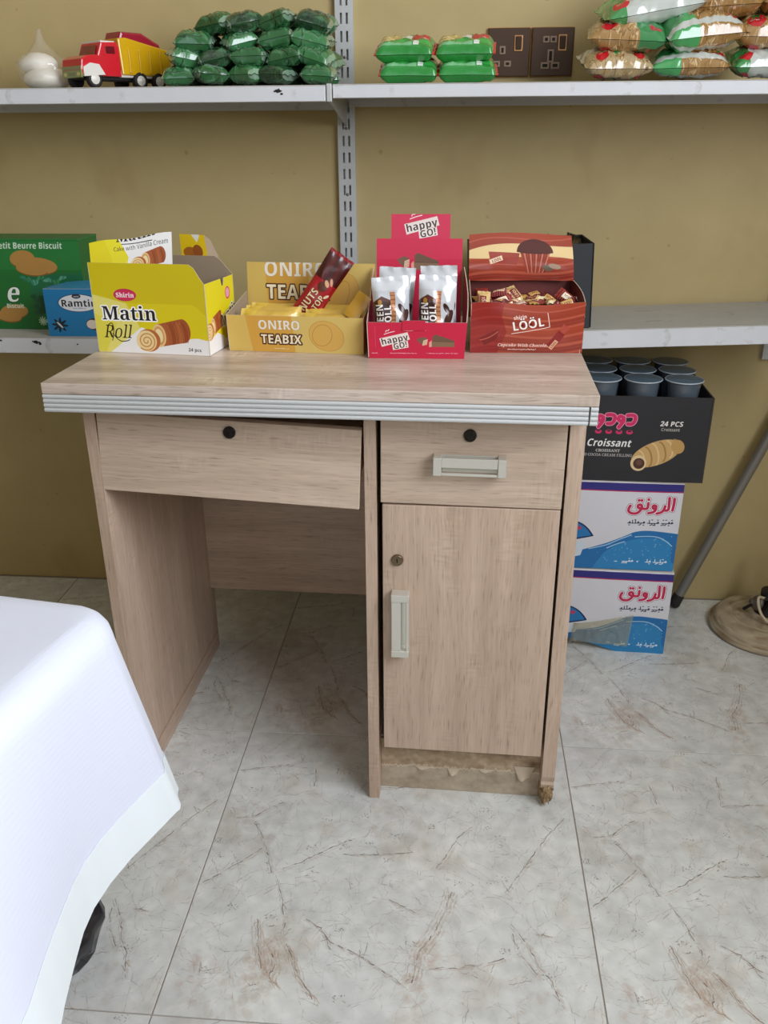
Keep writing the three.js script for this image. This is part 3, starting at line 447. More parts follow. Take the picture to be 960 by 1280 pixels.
{ // crimson wafer display box
  const g = thing('snack_box', 'crimson wafer display box with a stepped header card', 'snack box', [0.2425, YT, 0.034], 0.02);
  const w = 0.1485, h = 0.056, d = 0.128;
  const logo = (x, cx, cy, s) => { x.save(); x.translate(cx, cy); x.rotate(-0.2); x.scale(s, s); poly(x, [[-150, -48], [150, -58], [156, 22], [70, 30], [130, 34], [126, 104], [-40, 100], [-36, 36], [-146, 44]], '#e9dcd4'); text(x, 'happy', 0, -8, 92, { fill: '#4a3a34', stroke: '#f6ede6', sw: 8, sx: 1.05 }); text(x, 'GO!', 44, 66, 84, { fill: '#4a3a34', stroke: '#f6ede6', sw: 8 }); strokes(x, [[[-90, -82], [-40, -92], [20, -92]], [[-70, -104], [-60, -122], [-40, -108], [-30, -124]]], 8, '#f3d9dc'); x.restore(); };
  const wafer = (x, cx, cy, s) => { x.save(); x.translate(cx, cy); x.scale(s, s); poly(x, [[-150, -20], [-90, -46], [-40, -34], [-60, 40], [-110, 24]], '#7a5a48'); poly(x, [[-80, -8], [-36, -22], [-40, 34], [-86, 44]], '#e4cfae'); x.strokeStyle = '#b06a4a'; x.lineWidth = 4; for (let k = 0; k < 4; k++) { x.beginPath(); x.moveTo(-80, 2 + k * 12); x.lineTo(-40, -10 + k * 12); x.stroke(); } poly(x, [[10, -50], [40, -70], [230, -10], [240, 50], [20, 50]], '#6e5340'); poly(x, [[0, 0], [230, 6], [240, 54], [10, 56]], '#84664e'); x.strokeStyle = '#4e382a'; x.beginPath(); x.moveTo(0, 0); x.lineTo(232, 4); x.stroke(); poly(x, [[-20, 10], [4, -10], [10, 54], [-16, 60]], '#e0a08c'); x.restore(); };
  const front = print(1024, 386, (x, W, H) => { x.fillStyle = '#c81f42'; x.fillRect(0, 0, W, H); logo(x, 280, 190, 1.0); wafer(x, 660, 200, 1.05); scribble(x, 620, 328, 340, 14, '#f0c4cc', 5, 3); scribble(x, 230, 330, 280, 12, '#f0c4cc', 6, 3); scribble(x, 40, 330, 60, 12, '#f0c4cc', 7, 3); x.fillStyle = '#d8506a'; x.fillRect(80, 40, 4, 240); poly(x, [[360, 80], [440, 88], [520, 72], [600, 84], [600, 0], [360, 0]], '#b81a3a'); strokes(x, [[[360, 80], [440, 96], [520, 70], [600, 84]]], 5, '#f2ccd2'); });
  const head = print(1024, 1024, (x, W, H) => { x.fillStyle = '#cb2346'; x.fillRect(0, 0, W, H); x.fillStyle = '#d13050'; x.fillRect(0, 0, W, 200); wafer(x, 440, 230, 1.3); });
  const inner = M(0xa8566a, 0.7), red = M(0xc41e40, 0.4);
  mesh('front_panel', panel([0, 0, 0], [w, 0, 0], [w + 0.003, h, 0.002], [-0.002, h, 0.002], 0.0012), [front, inner, cardEdge], g);
  mesh('front_tab', panel([0.052, h - 0.012, 0.0028], [0.088, h - 0.012, 0.0028], [0.088, h + 0.003, 0.003], [0.053, h + 0.003, 0.003], 0.0008), [red, inner, cardEdge], g);
  mesh('back_card', sheet((u, v) => V(0.0045 + u * 0.140, v * 0.164, -d + 0.002 - 0.014 * v), 4, 8, 0.0012), [head, inner, cardEdge], g);
  { const uvFix = sheet((u, v) => V(0.0285 + u * 0.0955, 0.164 + v * 0.0375, -d - 0.0120 - 0.004 * v), 2, 2, 0.0012); mesh('header_tab', uvFix, [print(640, 256, (x, W, H) => { x.fillStyle = '#d03454'; x.fillRect(0, 0, W, H); logo(x, 330, 128, 1.22); }), inner, cardEdge], g); }
  for (const s of [0, 1]) mesh('side_panel', s ? panel([w, 0, 0], [w, 0, -d], [w, 0.12, -d - 0.006], [w + 0.003, h, 0.002], 0.0012, 4, (p, u, v) => p.setX(p.x + 0.004 * Math.sin(u * 3.1) * v)) : panel([0, 0, -d], [0, 0, 0], [-0.002, h, 0.002], [0, 0.12, -d - 0.006], 0.0012), [red, inner, cardEdge], g);
  mesh('bottom_panel', panel([0, 0, 0], [w, 0, 0], [w, 0, -d], [0, 0, -d], -0.001), [inner, inner, cardEdge], g);
  // silver and brown roll-wafer packs standing in it: long axis vertical (x of the pillow)
  const roll = print(384, 170, (x, W, H) => {
    x.fillStyle = '#c9ccd0'; x.fillRect(0, 0, W, H); x.fillStyle = '#3a1c18'; x.fillRect(20, 0, 245, 92); poly(x, [[265, 0], [292, 40], [265, 92]], '#5a2c20'); x.fillStyle = '#b87c4e'; x.fillRect(60, 80, 250, 24); for (let k = 0; k < 12; k++) { x.fillStyle = '#8a5434'; x.fillRect(70 + k * 20, 80, 6, 24); }
    text(x, 'SHEEN', 182, 28, 46, { fill: '#f4f2ee', sx: 1.02 }); text(x, 'ROLL', 190, 66, 46, { fill: '#f4f2ee' }); ell(x, 180, 142, 46, 18, '#4a2a20', 0.4); ell(x, 225, 134, 30, 12, '#3a1c18', -0.5); x.fillStyle = '#d2d5d8'; x.fillRect(318, 0, 66, H); ell(x, 262, 30, 14, 10, '#b08038');
  }, undefined, 0.25, { ...gloss, metalness: 0.15 });
  g.updateMatrixWorld(true);
  [[0.036, -0.016, 0.05, 0.118], [0.040, -0.046, -0.04, 0.128], [0.104, -0.018, -0.05, 0.120], [0.108, -0.050, 0.03, 0.130]].forEach(([lx, lz, rz, L], k) => {
    const geo = pillow(L, 0.057, 0.018, { seed: 40 + k, cr: 0.0026, fin: 0.16, ez: 3.2 }); geo.rotateX(Math.PI / 2); geo.rotateZ(Math.PI / 2);
    const o = mesh('wafer_roll_pack', geo, roll); o.position.copy(g.localToWorld(V(lx, 0.003 + L / 2, lz))); o.rotation.set(-0.16, 0.02 + (k % 2 ? -0.08 : 0.1), rz, 'YXZ'); tag(o, `silver and brown wafer roll pack, ${k % 2 ? 'rear' : 'front'} one on the ${k < 2 ? 'biscuit tray' : 'chocolate box'} side`, 'snack pack', 'wafer roll packs in the crimson box');
  });
}
{ // brown-red chocolate sweets box
  const g = thing('snack_box', 'glossy brown-red chocolate sweets box with curved open lid', 'snack box', [0.4005, YT, -0.012], 0.04);
  const w = 0.173, h = 0.0775, d = 0.112;
  const swirl = (x, W, H, seed) => { x.fillStyle = '#9c3e2f'; x.fillRect(0, 0, W, H); for (let k = 0; k < 22; k++) { const y = (k / 22) * H * 1.3 - 40, a = (k * 53) % 60; x.strokeStyle = k % 3 ? `rgba(${124 + a},${44 + a / 2},34,.55)` : 'rgba(206,110,80,.5)'; x.lineWidth = 10 + (k * 7) % 18; x.beginPath(); x.moveTo(-20, y + 40); x.bezierCurveTo(W * 0.3, y - 50 - seed * 8, W * 0.6, y + 90, W + 20, y - 20); x.stroke(); } };
  const front = print(1024, 460, (x, W, H) => {
    swirl(x, W, H, 1); poly(x, [[0, 0], [300, 0], [280, 120], [330, 260], [250, H], [0, H]], 'rgba(140,24,28,.6)'); poly(x, [[80, 320], [230, 250], [260, 240], [240, 330], [130, 390]], '#7a1c1a'); strokes(x, [[[90, 340], [170, 330], [250, 260]]], 8, '#c8604c');
    x.save(); x.translate(520, 180); x.rotate(-0.2); text(x, 'LÖÖL', 0, 0, 112, { fill: '#fbf0e8', stroke: '#6a1614', sw: 8, sx: 1.02 }); ell(x, -52, 2, 15, 15, '#6a1614'); ell(x, 26, 2, 15, 15, '#6a1614'); strokes(x, [[[-160, 62], [190, 62]], [[190, 62], [190, -70]]], 6, '#f3dcd0'); text(x, 'shirin', -60, -76, 44, { fill: '#f3dcd0' }); x.restore();
    text(x, 'Cupcake With Chocolate', 500, 382, 40, { font: SERIF, fill: '#f4dcd0', skew: -0.25 }); scribble(x, 350, 424, 260, 16, '#f4dcd0', 9, 4);
    x.save(); x.translate(790, 330); x.rotate(-0.95); x.fillStyle = '#8a1c20'; x.fillRect(-90, -42, 170, 78); x.fillStyle = '#e3b08a'; x.fillRect(-100, -10, 96, 40); text(x, 'LOOL', -50, 10, 30, { fill: '#7a1c1a' }); poly(x, [[80, -20], [150, -44], [150, 40], [80, 20]], '#b04a40'); x.restore();
  }, undefined, 0.24, { clearcoat: 0.5, clearcoatRoughness: 0.15 });
  const lid = print(1024, 460, (x, W, H) => {
    swirl(x, W, H, 2); x.fillStyle = '#e6c890'; x.beginPath(); x.moveTo(0, 150); x.bezierCurveTo(300, 60, 560, 120, W, 110); x.lineTo(W, 230); x.bezierCurveTo(700, 180, 400, 260, 0, 230); x.fill(); poly(x, [[190, 170], [500, 190], [470, 300], [210, 280]], 'rgba(150,50,40,.9)'); x.save(); x.translate(270, 250); x.rotate(-0.3); x.fillStyle = '#ead2b4'; x.fillRect(-70, -24, 130, 46); text(x, 'LOOL', 0, 0, 38, { fill: '#8a2420' }); x.restore();
    poly(x, [[500, 170], [800, 170], [740, 380], [560, 380]], '#7a2a1c'); for (let k = 0; k < 10; k++) { x.fillStyle = k % 2 ? '#c4705a' : '#9a4232'; poly(x, [[505 + k * 30, 190], [525 + k * 30, 190], [575 + k * 17, 380], [562 + k * 17, 380]], k % 2 ? '#c4705a' : '#9a4232'); }
    x.fillStyle = '#4e1812'; x.beginPath(); x.moveTo(470, 178); x.bezierCurveTo(470, 20, 820, 10, 830, 178); x.quadraticCurveTo(650, 210, 470, 178); x.fill(); ell(x, 770, 330, 50, 30, '#6a5a4a', 0.3); ell(x, 840, 310, 60, 26, '#a48a6c', 0.2);
  }, undefined, 0.22, { clearcoat: 0.5, clearcoatRoughness: 0.15 });
  const inner = M(0x6a2a26, 0.55), red = M(0xa63a2c, 0.28, { clearcoat: 0.5 });
  mesh('front_panel', sheet((u, v) => V(u * w + 0.004 * v * (u - 0.3) + (u > 0.97 ? 0.003 * (1 - v) : 0), v * h + 0.0025 * v * Math.sin(u * 7 + 0.5), 0.006 * Math.sin(v * 3.1) * Math.sin(u * 3.1) + 0.002 * v), 18, 8, 0.001), [front, inner, cardEdge], g);
  mesh('side_panel', panel([w, 0, 0], [w, 0, -d], [w - 0.006, h + 0.024, -d], [w + 0.003, h, 0.002], 0.001, 8, (p, u, v) => p.setX(p.x + 0.008 * Math.sin(u * 3.1) * (v - 0.3))), [red, inner, cardEdge], g);
  mesh('side_panel', panel([0, 0, -d], [0, 0, 0], [-0.001, h, 0.002], [0, h + 0.024, -d], 0.001), [red, inner, cardEdge], g);
  mesh('back_panel', panel([0, 0, -d], [w, 0, -d], [w, h + 0.028, -d], [0, h + 0.028, -d], 0.001), [inner, red, cardEdge], g);
  mesh('bottom_panel', panel([0, 0, 0], [w, 0, 0], [w, 0, -d], [0, 0, -d], -0.001), [inner, inner, cardEdge], g);
  mesh('lid', sheet((u, v) => V(-0.001 + u * (w - 0.002 - 0.004 * v), h + 0.020 + v * 0.070 + 0.003 * Math.sin(u * 4) * v, -d + 0.006 + 0.016 * Math.sin(v * 2.6 + 0.5) - 0.020 * v + 0.003 * Math.sin(u * 8) * (1 - v)), 18, 10, 0.0012), [lid, inner, cardEdge], g);
  const candy = [['#7a1a1e', '#e8c8a0'], ['#8a2420', '#f0e6cc'], ['#5a1418', '#d8a858'], ['#d8b878', '#7a1a1e']].map(([a, b], k) => print(192, 96, (x, W, H) => { x.fillStyle = a; x.fillRect(0, 0, W, H); x.fillStyle = b; x.fillRect(50, 20, 92, 50); text(x, 'LOOL', 96, 46, 30, { fill: a }); x.fillStyle = k % 2 ? '#efe3b8' : '#c89a50'; x.fillRect(0, 0, 30, H); for (let q = 0; q < 8; q++) { x.fillStyle = 'rgba(255,240,220,.35)'; x.fillRect(30 + q * 18, 0, 4, H); } }, undefined, 0.25, gloss));
  g.updateMatrixWorld(true);
  const r = rng(19);
  for (let k = 0; k < 22; k++) {
    const row = Math.floor(k / 6), col = k % 6, o = mesh('wrapped_sweet', pillow(0.040, 0.021, 0.013, { seed: 60 + k, cr: 0.0022, fin: 0.2, nu: 14, nv: 8 }), candy[(k * 7 + row) % 4]);
    const lx = 0.022 + col * 0.0265 + (r() - 0.5) * 0.01 + (row % 2) * 0.004, lz = -0.018 - row * 0.023 + (r() - 0.5) * 0.006;
    o.position.copy(g.localToWorld(V(lx, 0.062 + row * 0.0035 + (r() - 0.5) * 0.012, lz))); o.rotation.set((r() - 0.5) * 1.2 + 0.5, r() * 3.1, (r() - 0.5) * 0.7);
    tag(o, 'small red and gold wrapped sweet in the brown-red chocolate box', 'sweet', 'wrapped sweets in the chocolate box');
  }
  const bed = mesh('sweet_layer', sheet((u, v) => V(0.002 + u * (w - 0.004), 0.050 + 0.004 * N(u * 20, v * 20, 3), -0.003 - v * (d - 0.006)), 30, 20, 0.002), M(0x5e1a1a, 0.35, gloss), g); bed.userData.kind = 'stuff'; bed.userData.label = 'lower layer of dark red wrapped sweets';
}

// ---------------------------------------------------------------- lower shelf: biscuit cartons
{
  const p = print(1024, 640, (x, W, H) => {
    x.fillStyle = '#1c6a2c'; x.fillRect(0, 0, W, H); x.fillStyle = '#247636'; x.fillRect(0, 0, W, 210); poly(x, [[620, 250], [W, 230], [W, 420], [760, 520], [600, 400]], '#1a6640');
    text(x, 'Petit Beurre Biscuit', 640, 40, 60, { fill: '#cfe0cc', bold: true, skew: -0.1, sx: 0.92 });
    const bisc = (cx, cy, rx, ry, rot) => { ell(x, cx, cy + 8, rx, ry, '#7c5624', rot); ell(x, cx, cy, rx, ry, '#b08242', rot); };
    bisc(580, 130, 96, 58, -0.1); bisc(690, 180, 150, 58, 0.06); bisc(640, 205, 120, 42, 0.1); bisc(450, 510, 110, 52, -0.1); bisc(400, 545, 100, 40, 0.1);
    for (let k = 0; k < 24; k++) ell(x, 560 + (k * 53) % 330, 262 + (k * 17) % 50, 22, 10, ['#2c7f6a', '#3c8c52', '#5a9a7c', '#226a4c'][k % 4], k);
    for (let k = 0; k < 18; k++) ell(x, 620 + (k * 41) % 130, 400 + (k * 29) % 130, 24, 16, ['#14522a', '#1a5a3a', '#124a24'][k % 3], k);
    text(x, 'e', 470, 372, 190, { font: SERIF, fill: '#eef2e8', skew: -0.25, stroke: '#123f1c', sw: 10 }); text(x, 'Biscuit', 466, 470, 42, { fill: '#cfe0cc' });
    for (let k = 0; k < 10; k++) { x.save(); x.translate(665, 580); x.rotate(k * 0.628); x.fillStyle = '#a9c8a4'; x.fillRect(-5, -34, 10, 32); x.restore(); } ell(x, 665, 580, 18, 18, '#b8d2b2'); scribble(x, 690, 582, 60, 16, '#dbe8d6', 8, 4);
  });
  const g = thing('biscuit_carton', 'tall green biscuit carton at the end of the lower shelf', 'carton', [-0.543, 0.6925, -0.480], 0.01);
  const w = 0.285, h = 0.183, d = 0.10, green = M(0x1f6a2e, 0.45);
  mesh('body', new THREE.BoxGeometry(w, h, d).translate(0, h / 2, 0), [green, green, green, green, p, green], g);
  mesh('lid', rbox(w + 0.002, 0.004, d + 0.002, 0.001), M(0x267538, 0.45), g, [0, h + 0.0005, 0]);
}
{
  const p = print(768, 512, (x, W, H) => {
    x.fillStyle = '#1d79ae'; x.fillRect(0, 0, W, H); ell(x, 330, 150, 200, 98, '#123a58'); ell(x, 330, 150, 192, 91, '#e4e6ea'); ell(x, 318, 78, 44, 24, '#1d2a38'); text(x, 'mini', 318, 80, 24, { fill: '#d8dde2' });
    text(x, 'Ramtin', 335, 152, 104, { fill: '#1a1a1c', sx: 0.98 }); scribble(x, 270, 206, 120, 12, '#555', 4, 3);
    x.save(); x.translate(120, 390); x.rotate(0.9); for (let k = 0; k < 8; k++) { x.rotate(0.785); ell(x, 42, 0, 40, 12, '#131c24'); } ell(x, 0, 0, 44, 10, '#c8ccd0'); x.restore();
    ell(x, 470, 380, 92, 66, '#4a3026'); ell(x, 440, 382, 56, 50, '#e6d8c8'); ell(x, 560, 386, 76, 62, '#5a3a2a'); ell(x, 540, 388, 40, 46, '#e6d8c8');
  });
  const g = thing('biscuit_carton', 'small blue biscuit carton in front of the green one', 'carton', [-0.378, 0.6925, -0.3935], 0.03);
  const w = 0.162, h = 0.095, d = 0.055, blue = M(0x1a6d9e, 0.45);
  mesh('body', new THREE.BoxGeometry(w, h, d).translate(0, h / 2, 0), [blue, blue, blue, blue, p, blue], g);
  mesh('lid_flap', panel([-w / 2, h + 0.0006, d / 2], [w / 2, h + 0.0006, d / 2], [w / 2, h + 0.016, -d / 2], [-w / 2 + 0.03, h + 0.006, -d / 2], 0.001, 4), [M(0x3b86ad, 0.45), kraft, cardEdge], g);
}
{
  const g = thing('black_carton', 'plain black open carton standing behind the chocolate sweets box', 'carton', [0.520, 0.7168, -0.445], 0.02);
  const w = 0.235, h = 0.158, d = 0.16, blk = M(0x2e3236, 0.6), ins = M(0x24211f, 0.8), P = (a, b, c, e) => panel(a, b, c, e, 0.003);
  g.rotation.z = 0.04;
  mesh('front_panel', P([-w / 2, 0, d / 2], [w / 2, 0, d / 2], [w / 2, h, d / 2], [-w / 2, h, d / 2]), [blk, ins, ins], g);
  mesh('side_panel', P([w / 2, 0, d / 2], [w / 2, 0, -d / 2], [w / 2, h, -d / 2], [w / 2, h, d / 2]), [blk, ins, ins], g);
  mesh('side_panel', P([-w / 2, 0, -d / 2], [-w / 2, 0, d / 2], [-w / 2, h, d / 2], [-w / 2, h, -d / 2]), [blk, ins, ins], g);
  mesh('back_panel', P([w / 2, 0, -d / 2], [-w / 2, 0, -d / 2], [-w / 2, h, -d / 2], [w / 2, h, -d / 2]), [blk, ins, ins], g);
  mesh('bottom_panel', new THREE.BoxGeometry(w - 0.008, 0.003, d - 0.008), ins, g, [0, 0.0018, 0]);
  g.updateMatrixWorld(true);
  const foil = M(0x4a4433, 0.3, { ...gloss, metalness: 0.35 }), r = rng(6);
  for (let i = 0; i < 5; i++) for (let j = 0; j < 2; j++) { const o = mesh('foil_packet', pillow(0.15, 0.045, 0.022, { seed: 90 + i * 2 + j, cr: 0.006, fin: 0.1, freq: 90 }).rotateZ(Math.PI / 2), foil); o.position.copy(g.localToWorld(V(-0.092 + i * 0.046, 0.084 + r() * 0.008, 0.035 - j * 0.06))); o.rotation.set(0, (r() - 0.5) * 0.5, 0.04 + (r() - 0.5) * 0.12); tag(o, 'crumpled dark foil packet poking out of the plain black carton', 'packet', 'foil packets in the black carton'); }
}

// ---------------------------------------------------------------- cartons stacked on the floor beside the desk
// hand-drawn Arabic word on the water cartons
const RAWNAQ = [[[300, 20], [304, 60], [296, 118]], [[262, 14], [264, 60], [266, 112], [250, 122], [236, 118]], [[236, 84], [230, 118], [206, 140], [178, 146]], [[166, 84], [148, 74], [138, 92], [150, 108], [168, 98], [164, 84], [168, 116], [144, 140], [112, 144]], [[104, 60], [104, 96], [96, 108], [80, 108], [58, 106]], [[104, 30]], [[58, 106], [30, 104], [22, 82], [42, 70], [58, 84], [54, 116], [24, 150], [-22, 150], [-46, 130], [-40, 98], [-32, 86]], [[30, 38]], [[52, 38]]];
function waterCarton(x0, y0, z, turn, label, taped) {
  const w = 0.212, h = 0.2035, d = 0.215, g = thing('water_carton', label, 'carton', [x0 + w / 2, y0, z - d / 2], turn);
  const p = print(1024, 984, (x, W, H) => {
    x.fillStyle = '#d9d9de'; x.fillRect(0, 0, W, H); x.fillStyle = '#2e2a7c'; x.fillRect(0, 22, W, 84); x.fillStyle = '#b0285c'; x.fillRect(0, 100, W, 12); x.fillStyle = '#eceaee'; x.fillRect(0, 0, W, 22);
    x.save(); x.translate(560, 150); x.scale(1.28, 1.28); strokes(x, RAWNAQ, 40, '#5c2440'); strokes(x, RAWNAQ, 34, '#f6eef2'); strokes(x, RAWNAQ, 22, '#c22350'); x.restore();
    arabicLine(x, 960, 448, [4, 4, 6], 46, '#24324e', 21);
    // water
    x.fillStyle = '#1f6fae'; x.beginPath(); x.moveTo(0, 800); x.bezierCurveTo(260, 720, 420, 640, 560, 560); x.bezierCurveTo(680, 500, 840, 540, W, 560); x.lineTo(W, H); x.lineTo(0, H); x.fill();
    x.fillStyle = '#2c86c0'; x.beginPath(); x.moveTo(300, 800); x.bezierCurveTo(460, 640, 700, 560, 940, 640); x.bezierCurveTo(1000, 690, 960, 900, W, 900); x.lineTo(W, H); x.lineTo(200, H); x.fill();
    strokes(x, [[[150, 760], [300, 720], [440, 640], [560, 580]], [[600, 600], [760, 580], [900, 620], [980, 700]], [[330, 740], [420, 690], [500, 660]]], 10, '#a8cfe8'); const r = rng(4); for (let k = 0; k < 50; k++) ell(x, 200 + r() * 800, 590 + r() * 300, 2 + r() * 7, 2 + r() * 4, 'rgba(200,228,244,.55)');
    arabicLine(x, 950, 890, [5, 2], 44, '#e6eef6', 31); ell(x, 655, 886, 9, 9, '#e6eef6'); arabicLine(x, 610, 890, [4], 44, '#e6eef6', 33); x.fillStyle = '#e6eef6'; x.fillRect(420, 888, 30, 8);
    // cup emblem at the left
    x.fillStyle = '#16295a'; x.beginPath(); x.moveTo(0, 452); x.quadraticCurveTo(110, 480, 186, 610); x.lineTo(0, 664); x.fill(); x.fillStyle = '#2478b4'; x.beginPath(); x.moveTo(0, 470); x.quadraticCurveTo(100, 496, 160, 604); x.lineTo(0, 646); x.fill(); ell(x, 30, 530, 30, 22, '#b8406a', -0.4);
    poly(x, [[0, 690], [110, 680], [70, 840], [0, 860]], '#cfdbe6');
  }, undefined, 0.5);
  const side = print(256, 256, (x, W, H) => { x.fillStyle = '#d6d6da'; x.fillRect(0, 0, W, H); x.fillStyle = '#2e2a7c'; x.fillRect(0, 6, W, 22); x.fillStyle = '#1f6fae'; x.fillRect(0, 160, W, 96); }, undefined, 0.5), top = M(0xd4d3d2, 0.6);
  const geo = new THREE.BoxGeometry(w, h, d, 16, 16, 4).translate(0, h / 2, 0), P = geo.attributes.position;
  for (let i = 0; i < P.count; i++) { const q = V(P.getX(i), P.getY(i), P.getZ(i)), mid = Math.sin((q.x / w + 0.5) * 3.14) * Math.sin((q.y / h) * 3.14); if (q.z > d / 2 - 1e-4) q.z += 0.004 * mid + 0.0015 * N(q.x * 30, q.y * 30, x0 * 9 + y0); if (taped && q.y < 0.06 && q.x < 0) { q.y += (0.06 - q.y) * 0.4 * Math.min(1, -q.x / 0.1); q.z -= 0.012 * (1 - q.y / 0.06) * Math.min(1, -q.x / 0.08); } P.setXYZ(i, q.x, q.y, q.z); }
  geo.computeVertexNormals();
  mesh('body', geo, [side, side, top, top, p, side], g);
  mesh('top_flap', panel([-w / 2, h, d / 2 + 0.001], [w / 2, h, d / 2 + 0.001], [w / 2, h + 0.002, 0], [-w / 2, h + 0.002, 0], 0.001), [top, top, top], g);
  if (taped) mesh('packing_tape', sheet((u, v) => V(-0.100 + u * 0.125 + 0.006 * v, 0.018 + 0.022 * Math.sin(v * 3) * (1 - u) + v * (0.045 + 0.035 * u), d / 2 + 0.0055 + 0.007 * Math.abs(N(u * 9, v * 3, 3)) + 0.0015 * N(u * 24, v * 6, 4) - 0.010 * (1 - u) * (1 - v)), 40, 14, 0.0004), M(0xf4f3ea, 0.07, { transmission: 0.9, thickness: 0, clearcoat: 0.6 }), g).userData.label = 'shiny crumpled clear tape over the lower corner';
  return g;
}
waterCarton(0.650, 0, -0.345, -0.04, 'white and blue water carton with crumpled tape, on the floor', true);
waterCarton(0.644, 0.2065, -0.345, -0.02, 'white and blue water carton on top of the taped one', false);
{
  const w = 0.262, h = 0.178, d = 0.238, g = thing('croissant_carton', 'black croissant carton on top of the water cartons', 'carton', [0.628 + w / 2, 0.4135, -0.338 - d / 2], -0.035);
  const p = print(1024, 700, (x, W, H) => {
    x.fillStyle = '#26262a'; x.fillRect(0, 0, W, H); x.save(); x.translate(165, 145); x.scale(0.95, 0.95);
    const dodo = []; for (let k = 0; k < 2; k++) { const o = k * 165; dodo.push([[40 + o, 30], [10 + o, 10], [-6 + o, 44], [20 + o, 66], [44 + o, 40], [40 + o, 70], [8 + o, 112]], [[70 + o, 10], [128 + o, 0], [138 + o, 50], [110 + o, 90], [78 + o, 84]]); }
    strokes(x, dodo, 40, '#f2a0b8'); strokes(x, dodo, 30, '#d12a62'); x.restore(); [175, 255, 335, 415].forEach((q) => { ell(x, q, 292, 26, 18, '#d12a62'); ell(x, q, 284, 14, 7, '#26262a'); });
    text(x, 'Croissant', 268, 385, 84, { fill: '#f2f0ec', skew: -0.2, sx: 0.9 }); text(x, 'CROISSANT', 262, 448, 32, { font: SERIF, fill: '#d8d4cc' }); text(x, 'AND COCOA CREAM FILLING', 245, 486, 30, { font: SERIF, fill: '#d8d4cc', bold: false });
    text(x, '24 PCS', 730, 214, 56, { fill: '#efeae2', skew: -0.12 }); text(x, 'Croissant', 725, 262, 34, { fill: '#d8d2c6', bold: false });
    x.save(); x.translate(620, 470); x.rotate(-0.42); ell(x, 20, 0, 200, 98, '#c9a468'); for (let k = 0; k < 6; k++) { x.strokeStyle = k % 2 ? '#a67c40' : '#e0c088'; x.lineWidth = 12; x.beginPath(); x.ellipse(-110 + k * 56, 0, 34, 92 - Math.abs(k - 2) * 10, 0.15, -1.6, 1.6); x.stroke(); } ell(x, 190, 8, 50, 60, '#c09858'); ell(x, -132, 26, 62, 66, '#e2c898', 0.2); ell(x, -130, 30, 44, 46, '#4a2c22', 0.2); ell(x, -124, 24, 24, 26, '#6a4432'); x.restore();
  }, undefined, 0.5);
  const blk = M(0x28282b, 0.55), ins = M(0x3a342e, 0.85);
  mesh('front_panel', panel([-w / 2, 0, d / 2], [w / 2, 0, d / 2], [w / 2, h, d / 2 - 0.001], [-w / 2, h, d / 2 - 0.001], 0.003), [p, ins, ins], g);
  mesh('side_panel', panel([w / 2, 0, d / 2], [w / 2, 0, -d / 2], [w / 2, h, -d / 2], [w / 2, h, d / 2], 0.003), [blk, ins, ins], g);
  mesh('side_panel', panel([-w / 2, 0, -d / 2], [-w / 2, 0, d / 2], [-w / 2, h, d / 2], [-w / 2, h, -d / 2], 0.003), [blk, ins, ins], g);
  mesh('back_panel', panel([w / 2, 0, -d / 2], [-w / 2, 0, -d / 2], [-w / 2, h, -d / 2], [w / 2, h, -d / 2], 0.003), [blk, ins, ins], g);
  mesh('bottom_panel', new THREE.BoxGeometry(w - 0.008, 0.004, d - 0.008), ins, g, [0, 0.0022, 0]);
  mesh('inner_tray', new THREE.BoxGeometry(w - 0.008, 0.004, d - 0.008), ins, g, [0, h - 0.052, 0]);
  g.updateMatrixWorld(true);
  const body = M(0x707c88, 0.2, { transmission: 0.4, thickness: 0, clearcoat: 0.5 }), foil = M(0x6c8799, 0.25, { metalness: 0.35, clearcoat: 0.6 }), rimM = M(0xb9c4cc, 0.25, { clearcoat: 0.6 }), fill = M(0x2f2722, 0.6);
  for (let j = 0; j < 3; j++) for (let i = 0; i < 3; i++) {
    const c = thing('dessert_cup', `foil-lidded dessert cup in the ${['front', 'middle', 'wall-side'][j]} row, ${['beside the desk', 'centre of the carton', 'far from the desk'][i]}`, 'cup', g.localToWorld(V(-0.082 + i * 0.080, h - 0.0495, 0.0765 - j * 0.0765)).toArray(), 0.3 * i, 'foil-lidded cups in the croissant carton');
    mesh('cup', lathe([[0, 0], [0.024, 0], [0.026, 0.004], [0.033, 0.072], [0.0365, 0.074], [0.0365, 0.0755], [0.0325, 0.0755], [0.0235, 0.003], [0, 0.003]], 36), body, c);
    mesh('filling', lathe([[0, 0.004], [0.0225, 0.004], [0.0295, 0.06], [0, 0.06]], 28), fill, c);
    mesh('rim', new THREE.TorusGeometry(0.0368, 0.0012, 8, 40).rotateX(Math.PI / 2), rimM, c, [0, 0.0755, 0]);
    mesh('foil_lid', lathe([[0, 0.0775], [0.02, 0.0772], [0.036, 0.0765], [0.0378, 0.0758], [0.0372, 0.0748]], 36), foil, c);
  }
}
